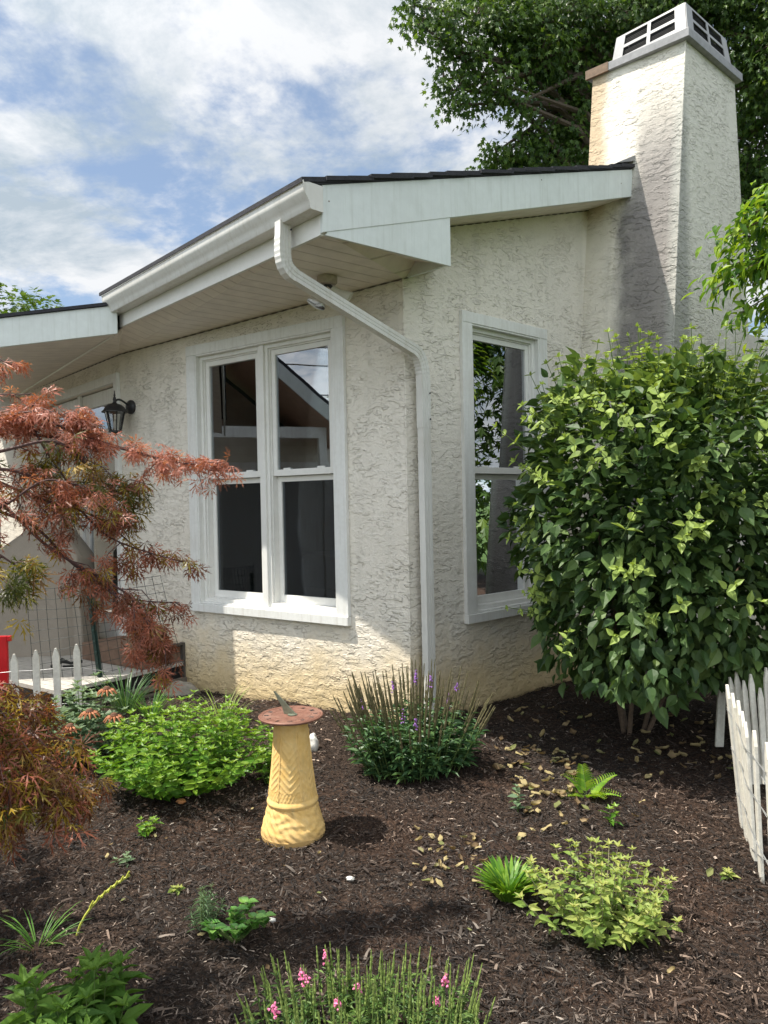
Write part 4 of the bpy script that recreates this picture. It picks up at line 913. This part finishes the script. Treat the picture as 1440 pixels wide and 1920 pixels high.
def shoot(b,dirv,L_,n,size):
    dirv=nrm(dirv); tip=b+dirv*L_+A3(U(-.02,.02),U(-.02,.02),.0); sh.tube([b,(b+tip)/2,tip],[.003,.0025,.0015],4); tw=U(0,3)
    for j in range(n):
        t=(j+1)/n; p=b+(tip-b)*t; tw+=math.pi/2
        e1=nrm(np.cross(dirv,A3(.3,.9,.2))); e2=np.cross(dirv,e1)
        for sg in (0,math.pi):
            h=math.cos(tw+sg)*e1+math.sin(tw+sg)*e2; lb.add(p,nrm(h+dirv*U(.2,.7)+A3(0,0,-.1)),nrm(dirv-h*.3+ZZ*.4),size*(1.1-.5*t)*U(.8,1.15),U(.74,1.0))
    for j in range(2): lb.add(tip,nrm(dirv+A3(*RS.normal(size=3))*.35),nrm(A3(*RS.normal(size=3))),size*.4,1.)
for i in range(190):
    x=U(.90,2.3); y=U(3.55,4.45); zt_=bc[2]+br[2]*max(0,(1-abs((x-bc[0])/br[0])**2.7*.5-abs((y-bc[1])/br[1])**2.7*.5))*1.0
    zt_=min(zt_,2.2)-.06*U(0,1); shoot(A3(x,y,zt_-.14),A3((x-1.5)*.35+U(-.3,.3),(y-4)*.3-.1,1),U(.10,.34),int(U(3,6)),U(.05,.078))
for i in range(105):
    a=U(-3.0,-.15); zz_=U(-.7,.95)**1.0; d=nrm(A3(math.cos(a),math.sin(a),0)); q=sup(np.array([[d[0],d[1],zz_*.8]]))[0]; b=bc+q*br*.95; shoot(b,nrm(q*A3(1,1,.4)+A3(U(-.4,.4),0,.45)),U(.06,.24),int(U(2,5)),U(.045,.078))
shoot(at(985,845,3.75),A3(-.75,-.1,.55),.20,3,.065); shoot(at(1050,1235,3.5),A3(.1,-.3,.8),.14,4,.065); shoot(at(1165,1010,3.35),A3(.3,-.3,.8),.18,4,.075)
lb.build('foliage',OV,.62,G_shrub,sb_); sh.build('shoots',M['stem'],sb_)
b0=A3(1.39,4.2,g0z(1.39,4.2)-.03)
for i in range(6):
    a=U(0,6.28); m=MB(); tip=bc+A3(math.cos(a)*.5,math.sin(a)*.4,U(-.3,.4)); s0=b0+A3(math.cos(a)*.06,math.sin(a)*.05,0); m.tube([s0,s0*.6+tip*.4+A3(U(-.05,.05),0,.12),tip],[.014,.009,.004],7); m.build('stem',M['twig'],sb_)
# ---- japanese maple
G_jm=leafmat('laceleaf_maple',[(.07,.085,.016),(.17,.16,.02),(.38,.26,.03),(.15,.060,.035),(.24,.085,.05),(.38,.13,.08),(.50,.19,.13),(.60,.28,.22)],.40,.4)
jm=empty('japanese_maple',(-1.75,2.42,g0z(-1.75,2.42)),'red and bronze laceleaf maple with drooping branches at the left edge','tree')
lb=LB(); tw_=MB()
def jbranch(pts,r0,spread,nl,cr,size=.075,down=.55,hang=.0):
    pts=[np.asarray(p,float) for p in pts]; 
    seg=[]; 
    for i in range(len(pts)-1):
        for t in np.linspace(0,1,8,endpoint=False): 
            a=pts[max(i-1,0)];b=pts[i];c=pts[i+1];d=pts[min(i+2,len(pts)-1)]
            seg.append(.5*((2*b)+(c-a)*t+(2*a-5*b+4*c-d)*t*t+(-a+3*b-3*c+d)*t**3))
    seg.append(pts[-1]); seg=np.array(seg); m=len(seg)
    tw_.tube(seg,list(np.linspace(r0,.0015,m)),5)
    main=nrm(seg[-1]-seg[0])
    ns=max(3,nl//13)
    for s in range(ns): # side twigs
        i=min(m-1,int(m*(.12+.88*U(0,1)**.8))); b=seg[i]; t=i/m
        dv=nrm(main*.6+A3(*RS.normal(size=3))*.75*A3(1,1,.6)+A3(0,0,-.15)); ln=spread*U(.5,1.35)*(1.15-.5*t)
        tip=b+dv*ln+A3(0,0,-down*ln*.6); tp=[b,b+dv*ln*.5+A3(0,0,.02*ln),tip]; tw_.tube(tp,[.0022,.0016,.0009],4)
        for j in range(8):
            q=U(.3,1.08); p=tp[0]*(1-q)**2+2*q*(1-q)*tp[1]+q*q*tip+A3(*RS.normal(size=3))*.012; dd=nrm(dv*.6+A3(*RS.normal(size=3))*.55+A3(0,0,-down)); lb.add(p,dd,nrm(A3(0,-.2,1)+A3(*RS.normal(size=3))*.35),size*U(.7,1.2),np.clip(RS.normal(cr,.19),0,1))
    for j in range(nl//10):
        i=int(m*U(.25,1))-1; p=seg[max(0,i)]; lb.add(p+A3(*RS.normal(size=3))*.015,nrm(main*.5+A3(*RS.normal(size=3))*.5+A3(0,0,-down)),nrm(A3(0,-.2,1)+A3(*RS.normal(size=3))*.4),size*U(.7,1.2),np.clip(RS.normal(cr,.19),0,1))
def jb(L,r0,spread,nl,cr,size=.06,down=.5):
    nl=int(nl*.74); jbranch([at(x,y,Y*.80) for x,y,Y in L],r0*.8,spread*.86,nl,cr,size=size*.8,down=down)
tr0=A3(-1.75,2.42,g0z(-1.75,2.42)-.02)
mb=MB(); mb.tube([tr0,tr0+A3(.08,.02,.35),tr0+A3(.02,.0,.75),tr0+A3(.12,.05,1.1),tr0+A3(.10,.05,1.5)],[.05,.042,.035,.026,.018],9); mb.build('trunk',M['bark'],jm,smooth=True)
# lighter top layers
jb([(-250,690,3.0),(-120,660,3.0),(-30,665,3.0),(35,690,3.0)],.006,.08,40,.80,size=.055,down=.25)
jb([(-150,700,3.0),(-60,735,3.0),(20,740,3.0),(60,738,3.0)],.005,.06,26,.84,size=.05,down=.25)
jb([(-60,800,3.0),(60,815,3.0),(200,835,3.05),(330,868,3.1),(408,866,3.1)],.009,.10,330,.86,size=.055,down=.25)
jb([(-200,760,2.8),(-40,790,2.9),(60,780,2.95),(150,815,3.0),(300,860,3.05)],.009,.14,420,.82,size=.055,down=.3)
jb([(-200,780,2.9),(-20,780,2.9),(90,772,2.95),(170,800,3.0)],.008,.12,380,.86,size=.055,down=.3)
jb([(-200,870,2.8),(-20,850,2.8),(110,830,2.9),(200,910,3.0),(240,930,3.0)],.009,.17,240,.22,size=.06,down=.5)
jb([(-200,920,2.8),(0,880,2.8),(120,930,2.9),(210,1010,2.95),(345,1055,3.0)],.009,.16,260,.62,size=.058,down=.55)
jb([(-100,860,2.9),(60,930,2.9),(180,970,2.95),(270,1040,3.0)],.008,.17,230,.58,size=.058,down=.5)
jb([(-200,980,2.7),(-20,960,2.75),(90,900,2.8),(190,930,2.9)],.008,.15,150,.78,size=.055,down=.4)
jb([(-60,940,2.85),(60,985,2.85),(140,1060,2.9),(240,1120,2.95),(335,1130,3.0)],.007,.13,150,.66,size=.055,down=.55)
jb([(-60,900,2.8),(20,960,2.85),(90,1025,2.85),(180,1080,2.9),(245,1120,2.92),(285,1180,2.95),(310,1205,2.95)],.008,.15,300,.55,size=.055,down=.9)
jb([(90,1025,2.85),(150,1065,2.9),(220,1120,2.9),(262,1150,2.92),(262,1205,2.92)],.007,.12,200,.72,size=.05,down=.9)
jb([(-200,1000,2.5),(-60,1020,2.5),(-10,1035,2.5),(50,1075,2.55)],.009,.12,80,.12,size=.07,down=.5)
jb([(-200,1040,2.4),(-80,1040,2.4),(-30,1065,2.4),(10,1090,2.45)],.009,.12,50,.06,size=.07,down=.6)
jb([(60,800,2.95),(110,880,2.95),(180,960,2.98),(215,900,3.0)],.006,.15,160,.15,size=.058,down=.5)
# heavy lower mass
for (L,n_,c_) in (([(-300,1200,2.6),(-120,1240,2.6),(-10,1320,2.6),(55,1420,2.6)],330,.42),([(-300,1280,2.5),(-100,1330,2.5),(10,1390,2.5),(75,1450,2.5)],330,.48),([(-300,1300,2.5),(-80,1380,2.5),(30,1440,2.5),(85,1490,2.5)],260,.46),
    ([(-300,1350,2.4),(-120,1420,2.4),(-20,1450,2.4),(35,1500,2.42)],240,.42),([(-200,1250,2.7),(-20,1280,2.7),(60,1340,2.7),(115,1400,2.7)],220,.40),([(-300,1220,2.4),(-100,1290,2.4),(-30,1360,2.4),(10,1430,2.4)],200,.36)):
    jb(L,.009,.20,n_,c_,size=.078,down=.75)
# branches beyond the frame that complete the crown
for i in range(16):
    a=U(1.9,4.7); tip=tr0+A3(math.cos(a)*U(.5,1.0),math.sin(a)*U(.4,.7),U(.5,1.5)); jbranch([tr0+A3(.05,0,.9),(tr0+tip)/2+A3(0,0,.65),tip],.010,.24,170,U(.3,.8),size=.06,down=.6)
lb.build('foliage',LACE,1.0,G_jm,jm); tw_.build('branches',M['mapletwig'],jm)
# ---- big shade tree behind the chimney
G_tree=leafmat('tree_leaf',[(.028,.07,.016),(.060,.12,.024),(.11,.19,.036),(.20,.29,.05)],.40,.42)
bt=empty('shade_tree',(4.2,11.5,0),'large dark green shade tree spreading behind the chimney','tree')
lb=LB(); lim=MB()
trk=A3(4.2,11.5,0); mb=MB(); mb.tube([trk,trk+A3(-.1,0,2.5),trk+A3(.1,0,5),trk+A3(.0,0,8),trk+A3(.1,0,10)],[.35,.28,.24,.18,.1],12); mb.build('trunk',M['bark'],bt,smooth=True)
blobs=[]
def blob(x,y,rx,ry,Y,dens=1.): blobs.append((x,y,rx,ry,Y,dens))
for b in ((930,285,22,10,10.8,3.),(965,300,30,12,10.9,2.6),(1000,320,40,10,11,2.),(975,265,26,10,10.9,2.),(820,90,20,16,10.3,2.),(830,150,16,16,10.3,2.),(1050,170,60,45,11.2,1.2),(1020,120,60,40,11,1.2),(1080,240,50,50,11.3,1.3),(1095,180,40,60,11.5,1.4),(775,10,30,14,10.4,1.6),(840,60,30,22,10.3,1.4),(860,195,14,16,10.3,1.6),(970,195,14,22,10.4,1.8),(925,170,20,24,10.3,1.3),(1000,60,60,60,10.8,1.3),(1040,290,50,24,11.1,1.8),(985,300,40,16,10.9,2.),(1085,240,30,50,11.3,1.5),(1010,255,30,14,11,1.6),(880,40,75,45,10.5,1),(960,70,80,60,10.6,1),(1050,50,90,70,11,1.1),(1150,40,90,70,11,1.1),(1010,110,60,45,10.6,1),(880,110,48,40,10.4,.9),(855,165,32,30,10.3,.8),(905,160,40,30,10.3,.8),(965,165,28,38,10.4,.7),(800,15,45,22,10.4,.8),(790,45,22,8,10.3,.4),
          (1090,140,70,60,11.3,1.1),(1080,210,45,35,11.3,.9),(1075,270,50,32,11.2,.9),(1010,265,34,20,11,.6),(975,290,45,20,10.9,.7),(935,303,20,12,10.9,.5),(1060,300,55,22,11.2,.8),(1000,238,20,14,11,.4),
          (1240,0,110,70,11.2,1.2),(1340,0,90,90,11,1.2),(1410,40,80,90,11,1.2),(1440,150,60,90,11,1.2),(1420,260,60,80,11.4,1.3),(1430,350,60,60,11.6,1.3),(1390,330,35,80,12,1.3),(1400,200,40,60,12,1.3),(1150,120,80,60,12,1.3),(1200,60,60,60,12,1.2),(1000,10,120,50,11.5,1.1),(1480,80,90,120,10.5,1),(900,-60,150,60,11,1),(1150,-60,200,70,11.5,1.2),(1400,-80,180,80,11,1.2),(1350,420,60,60,12.5,1.3),(1450,450,60,60,12,1.2)): blob(*b)
for (x,y,rx,ry,Y,dens) in blobs:
    c_=at(x,y,Y); sx_=rx/FPX*Y; sz_=ry/FPX*Y; sy_=max(.35,min(sx_,sz_)*1.2)
    jn=trk+A3(0,0,U(4.5,8)); mid=(jn+c_)/2+A3(0,0,.5); lim.tube([jn,mid,c_],[.07,.045,.015],6)
    area=rx*ry; nc=int(max(4,area/108*dens))
    for i in range(nc):
        d=RS.normal(size=3); d/=np.linalg.norm(d); q=U(.0,1)**.45; p=c_+d*q*A3(sx_,sy_,sz_); 
        lim.tube([c_+(p-c_)*.3,(c_+p)/2+A3(0,0,.05),p],[.012,.008,.004],4)
        m=24; o=nrm(d+A3(0,0,-.2)); PP=p+rv(m)*A3(.13,.13,.09)+A3(0,0,-.02); DD=nrm(o*.5+rv(m)*.5+A3(0,0,-.75)); NN=nrm(rv(m)*.45+o*.5+A3(0,0,.6))
        lb.ext(PP,DD,NN,RS.uniform(.075,.125,m),np.clip(RS.normal(.42,.22,m),0,1))
lb.build('crown',MAP,1.0,G_tree,bt); lim.build('limbs',M['bark'],bt)
# ---- small yellow-green tree at the right edge
G_dog=leafmat('dogwood_leaf',[(.03,.09,.015),(.09,.20,.02),(.22,.36,.03),(.34,.45,.05)],.42,.4)
dg=empty('dogwood_tree',(3.0,4.3,.1),'sunlit yellow green small tree reaching in at the right edge','tree'); lb=LB(); lim=MB(); d0=A3(3.0,4.3,.1)
mb=MB(); mb.tube([d0,d0+A3(-.1,0,1.2),d0+A3(-.2,-.05,2.2),d0+A3(-.1,0,3.)],[.06,.05,.035,.02],8); mb.build('trunk',M['bark'],dg,smooth=True)
for (x0,y0,x1,y1,Y,n) in ((1560,420,1385,405,4.0,12),(1560,400,1345,455,4.0,15),(1560,460,1335,545,3.95,22),(1560,500,1345,505,4.0,18),(1560,540,1385,590,4.0,14),(1560,380,1420,375,4.1,14),(1560,440,1400,440,4.1,18),(1560,500,1400,520,4.1,18),(1560,560,1420,600,4.1,12),(1560,350,1445,365,4.1,14),(1600,300,1480,330,4.1,14),(1600,620,1440,640,4.2,10)):
    a,b=at(x0,y0,Y),at(x1,y1,Y-.05); pts=[a+(b-a)*t+A3(0,0,.06*math.sin(t*3.14)) for t in np.linspace(0,1,8)]; lim.tube([d0+A3(-.15,0,1.9)]+pts,[.02]+list(np.linspace(.010,.002,8)),5)
    for i in range(n*9):
        t=U(0.1,1); p=a+(b-a)*t+A3(0,0,.06*math.sin(t*3.14))+A3(*RS.normal(size=3))*A3(.045,.08,.035); h=nrm((b-a)*.8+A3(*RS.normal(size=3))*.45+A3(0,0,-.35)); lb.add(p,h,nrm(A3(-.2,-.1,1)+A3(*RS.normal(size=3))*.3),U(.05,.095),U(0,1))
for i in range(900):
    d=nrm(RS.normal(size=3)); p=d0+A3(.25,.1,2.7)+d*A3(.75,.7,.7)*U(.6,1)
    lb.add(p,nrm(d+A3(0,0,-.5)),nrm(ZZ+d*.5),U(.06,.1),U(0,1))
lb.build('crown',LA,.46,G_dog,dg); lim.build('limbs',M['twig'],dg)
# ---- far trees (left, right-behind for the window reflection)
def fartree(loc,label,R,Hh,n,mat,cat='tree',Ls=.2):
    loc=A3(*loc); t=empty('background_tree',loc,label,cat); m=MB(); m.tube([loc,loc+ZZ*Hh*.5,loc+ZZ*Hh*.8],[R*.09,R*.06,R*.02],8); m.build('trunk',M['bark'],t)
    lb=LB(); cc=loc+ZZ*(Hh-R*.85)
    nb=26
    for i in range(nb):
        d=nrm(RS.normal(size=3)); c_=cc+d*A3(R,R,R*.8)*U(.45,.95); r_=R*U(.22,.38); k_=n//nb
        dd=nrm(rv(k_)); PP=c_+dd*r_*RS.uniform(.5,1,(k_,1)); lb.ext(PP,nrm(dd+A3(0,0,-.5)+rv(k_)*.3),nrm(dd+A3(0,0,.6)),RS.uniform(.6,1.2,k_)*Ls,np.clip(RS.normal(.5,.25,k_),0,1))
    lb.build('crown',MAP,1.,mat,t)
G_lite=leafmat('light_tree_leaf',[(.05,.10,.02),(.10,.17,.03),(.18,.27,.05)],.3,.5)
fartree((-16.2,30,0),'light green treetop far beyond the porch roof at left',3.6,11.2,5200,G_lite,Ls=.32)
fartree((7.2,5.6,0),'dark leafy tree off to the right, mirrored in the single window',2.4,6.0,5200,G_tree,Ls=.2)
fartree((8.4,1.6,0),'rounded dark tree beside the yard, mirrored low in the single window',2.2,5.0,4200,G_tree,Ls=.2)
fartree((5.2,7.2,0),'tall dark bush beside the clapboard building, mirrored in the single window',1.3,4.6,3600,G_tree,Ls=.15)
fartree((9.0,4.0,0),'dense dark hedge tree at the far right, mirrored in the single window',2.6,4.2,4200,G_tree,Ls=.22)
# ---- neighbouring garage wing on the left, seen only as a reflection in the double window
gw=empty('garage_wing',(-7.2,4.6,0),'small gabled garage with a brown plank soffit, mirrored in the double window','garage')
mb=MB(); mb.box(A3(-6.2,0,0),A3(1,0,0),A3(0,1,0),ZZ,(-3,0),(2.0,9.5),(-.2,2.6)); mb.build('wall',M['siding'],gw)
mb=MB(); mb.box(A3(-6.2,0,0),A3(1,0,0),A3(0,1,0),ZZ,(.0,.03),(2.6,5.4),(0,2.1)); mb.build('garage_door',M['white'],gw)
def gp(x,y,z): return A3(x,y,z)
sl_=((3.15,2.50,4.5,3.62),(4.5,3.62,6.6,2.75))
mb=MB()
for (ya,za,yb,zb) in sl_:
    mb.hexa([gp(-9.5,ya,za),gp(-5.0,ya,za),gp(-5.0,yb,zb),gp(-9.5,yb,zb),gp(-9.5,ya,za+.05),gp(-5.0,ya,za+.05),gp(-5.0,yb,zb+.05),gp(-9.5,yb,zb+.05)])
mb.build('roof',M['shingle'],gw)
mb=MB()
for (ya,za,yb,zb) in sl_:
    mb.hexa([gp(-5.03,ya,za-.2),gp(-5.0,ya,za-.2),gp(-5.0,yb,zb-.2),gp(-5.03,yb,zb-.2),gp(-5.03,ya,za-.003),gp(-5.0,ya,za-.003),gp(-5.0,yb,zb-.003),gp(-5.03,yb,zb-.003)])
mb.build('rake_fascia',M['fascia'],gw)
mb=MB()
for (ya,za,yb,zb) in sl_:
    mb.hexa([gp(-7.,ya,za-.20),gp(-5.03,ya,za-.20),gp(-5.03,yb,zb-.20),gp(-7.,yb,zb-.20),gp(-7.,ya,za-.18),gp(-5.03,ya,za-.18),gp(-5.03,yb,zb-.18),gp(-7.,yb,zb-.18)])
mb.build('soffit',M['soffit_wing'],gw)
mb=MB(); mb.box(A3(-7,0,0),A3(1,0,0),A3(0,1,0),ZZ,(-2.3,0),(3.4,6.4),(-.2,2.45)); mb.prism([gp(-7,3.4,2.45),gp(-7,6.4,2.5),gp(-7,4.5,3.35)],A3(-.1,0,0)); mb.build('wall',M['siding'],gw)
mb=MB(); mb.box(A3(-5.3,0,0),A3(1,0,0),A3(0,1,0),ZZ,(0,.1),(3.45,6.2),(2.36,2.5)); mb.build('beam',M['white'],gw)
for yy_ in (3.5,6.1):
    mb=MB(); mb.box(A3(-5.3,yy_,0),A3(1,0,0),A3(0,1,0),ZZ,(0,.1),(-.05,.05),(-.1,2.36)); mb.build('post',M['white'],gw)
mb=MB(); mb.box(A3(-6.99,0,0),A3(1,0,0),A3(0,1,0),ZZ,(0,.03),(4.1,5.1),(0,2.05)); mb.build('garage_door',M['deckdark'],gw)
fartree((-9.5,1.2,0),'dark bush beyond the garage, mirrored in the double window',1.5,3.7,2600,G_tree,Ls=.16)
for i,(z0_,lab) in enumerate(((4.75,'lowest'),(5.5,'middle'),(6.0,'topmost'))):
    m=MB(); m.tube([A3(-15,y,z0_-.35*math.cos(y/12*1.5)) for y in np.linspace(-14,12,20)],.02,5); o=m.build('overhead_wire',M['iron'],origin=(-15,0,z0_)); tag(o,'%s of three black overhead wires mirrored in the double window'%lab,'wire')
# ------------------------------------------------------------ mulch chips, twigs and fallen leaves
N=290000
yy=1.55+4.3*RS.uniform(0,1,N)**1.35; half=.62*yy+.25; xx=RS.uniform(-1,1,N)*half
inside=((np.stack([xx,yy,0*xx],1)-C0)@N2<-.0)&((np.stack([xx,yy,0*xx],1)-C0)@AN<0.0); xx,yy=xx[~inside],yy[~inside]; N=len(xx)
a=RS.uniform(0,6.283,N); til=RS.normal(0,.22,N); Dm=np.stack([np.cos(a),np.sin(a),til],1)
Lc=RS.lognormal(math.log(.0098),.58,N)*(.75+.12*yy); Lc=np.clip(Lc,.004,.055)
CH=T([(0,-.5,0),(0,.5,0),(.45,-.45,.10),(.45,.5,.06),(1,-.35,-.02),(1,.3,.03),(.45,0,-.2)],[[(0,2,3,1),(2,4,5,3)]])
Nm=nrm(np.stack([RS.normal(0,.35,N),RS.normal(0,.35,N),np.ones(N)],1))
m,k=newmat('mulch_chips'); a_=k.n('ShaderNodeAttribute',attribute_name='rnd').outputs['Fac']
c=k.ramp(a_,[(0,(.006,.005,.0045)),(.40,(.018,.014,.012)),(.70,(.042,.033,.028)),(.88,(.082,.066,.055)),(.975,(.15,.125,.105)),(1,(.38,.33,.28))])
n3=k.noise(gpos(k),1.6,4,.6); c=k.mix(k.maprange(n3,.48,.62,0,.5),c,k.mix(1.,c,(2.0,1.6,1.35),'MULTIPLY')); 
finish(k,bsdf(k,c,.85,bump(k,k.noise(gpos(k),300,2),.001,.6),spec=.3)); M['chips']=m
zc=gz(xx,yy)+RS.uniform(0,.010,N)+.007*np.sin(xx*23+np.sin(yy*17)*2)*np.sin(yy*19+np.sin(xx*13)*2)
ch=leaves('mulch',CH,np.stack([xx,yy,zc],1),Dm,Nm,Lc,RS.uniform(.07,.24,N),M['chips'],None,RS.uniform(0,1,N))
tag(ch,'dark brown shredded bark mulch covering the garden bed','mulch',kind='stuff')
# fallen leaves: a few shared meshes copied one by one
G_dry=leafmat('dry_leaf',[(.12,.08,.045),(.22,.15,.08),(.33,.25,.14),(.42,.34,.17)],.2,.8,.2)
G_dryg=leafmat('dry_green_leaf',[(.14,.17,.05),(.22,.22,.09),(.30,.27,.14)],.2,.7,.2)
def leafproto(curl,mat,wd,r):
    V_=[];nx_,ny_=9,5; ph=U(0,6)
    for i in range(nx_):
        t=i/(nx_-1); w_=wd*max(.02,math.sin(math.pi*t**.85))**.75*(1+.18*math.sin(9*t+ph))
        for j in range(ny_):
            s=(j/(ny_-1)-.5)*2; V_.append(((t-.5),s*w_*.5+.06*math.sin(3*t+ph),curl*(abs(s)**1.5*.16+.22*(t-.5)**2)+.05*math.sin(6*t+3*s+ph)))
    F_=[(i*ny_+j,(i+1)*ny_+j,(i+1)*ny_+j+1,i*ny_+j+1) for i in range(nx_-1) for j in range(ny_-1)]
    return mkmesh('fallen_leaf',V_,[np.array(F_)],mat,None,True,{'rnd':np.full(len(V_),r)})
protos=[leafproto(c_,mt,w_,r_) for c_,mt,w_,r_ in ((1.2,G_dry,.55,.2),(.6,G_dry,.62,.55),(1.6,G_dry,.45,.85),(-.8,G_dry,.6,1.),(.5,G_dryg,.6,.3),(1.,G_dryg,.5,.9))]
spots=[]
def sc_(x0,x1,y0,y1,n,s=(.03,.055),wh=''):
    for i in range(n):
        x,y=U(x0,x1),U(y0,y1); d=ray(x,y); t=(.15-1.5)/d[2]; p=EYE+d*t
        for _ in range(6): t=(g0z(p[0],p[1])-1.5)/d[2]; p=EYE+d*t
        spots.append((p,U(*s),wh))
sc_(930,1090,1400,1500,52,wh='in the drift between the speedwell and the fern'); sc_(780,910,1560,1665,34,(.022,.042),'in the small heap right of the sundial'); sc_(930,1380,1330,1440,60,(.035,.06),'in the shade under the big shrub'); sc_(950,1100,1480,1580,20,wh='scattered below the fern')
sc_(1180,1400,1380,1470,18,wh='scattered left of the picket bundle'); sc_(560,1400,1500,1880,16,(.018,.035),'scattered over the open mulch at right'); sc_(0,560,1500,1850,14,(.014,.028),'scattered over the open mulch at left'); sc_(1230,1240,1742,1750,1,(.055,.056),'alone beside the yellow green plant'); sc_(1322,1332,1640,1650,1,(.045,.05),'alone in front of the picket bundle'); sc_(255,500,1330,1400,8,(.02,.03),'behind the mint mound')
used=set()
for i,(p,s,wh) in enumerate(spots):
    k_=int(U(0,4)) if U(0,1)<.8 else 4+int(U(0,2)); o=protos[k_]
    if k_ in used: o=o.copy(); COL.objects.link(o)
    used.add(k_)
    o.location=(p[0],p[1],p[2]+.012+U(0,.008)); o.rotation_euler=(U(-.5,.5),U(-.5,.5),U(0,6.28)); o.scale=(s,s*U(.75,1.2),s)
    green=k_>3
    ds='pale green' if green else 'dry tan'; tag(o,'%s fallen leaf %s'%(ds,wh),'leaf','%s fallen leaves %s'%(ds,wh))
for k_ in range(6):
    if k_ not in used: bpy.data.objects.remove(protos[k_])
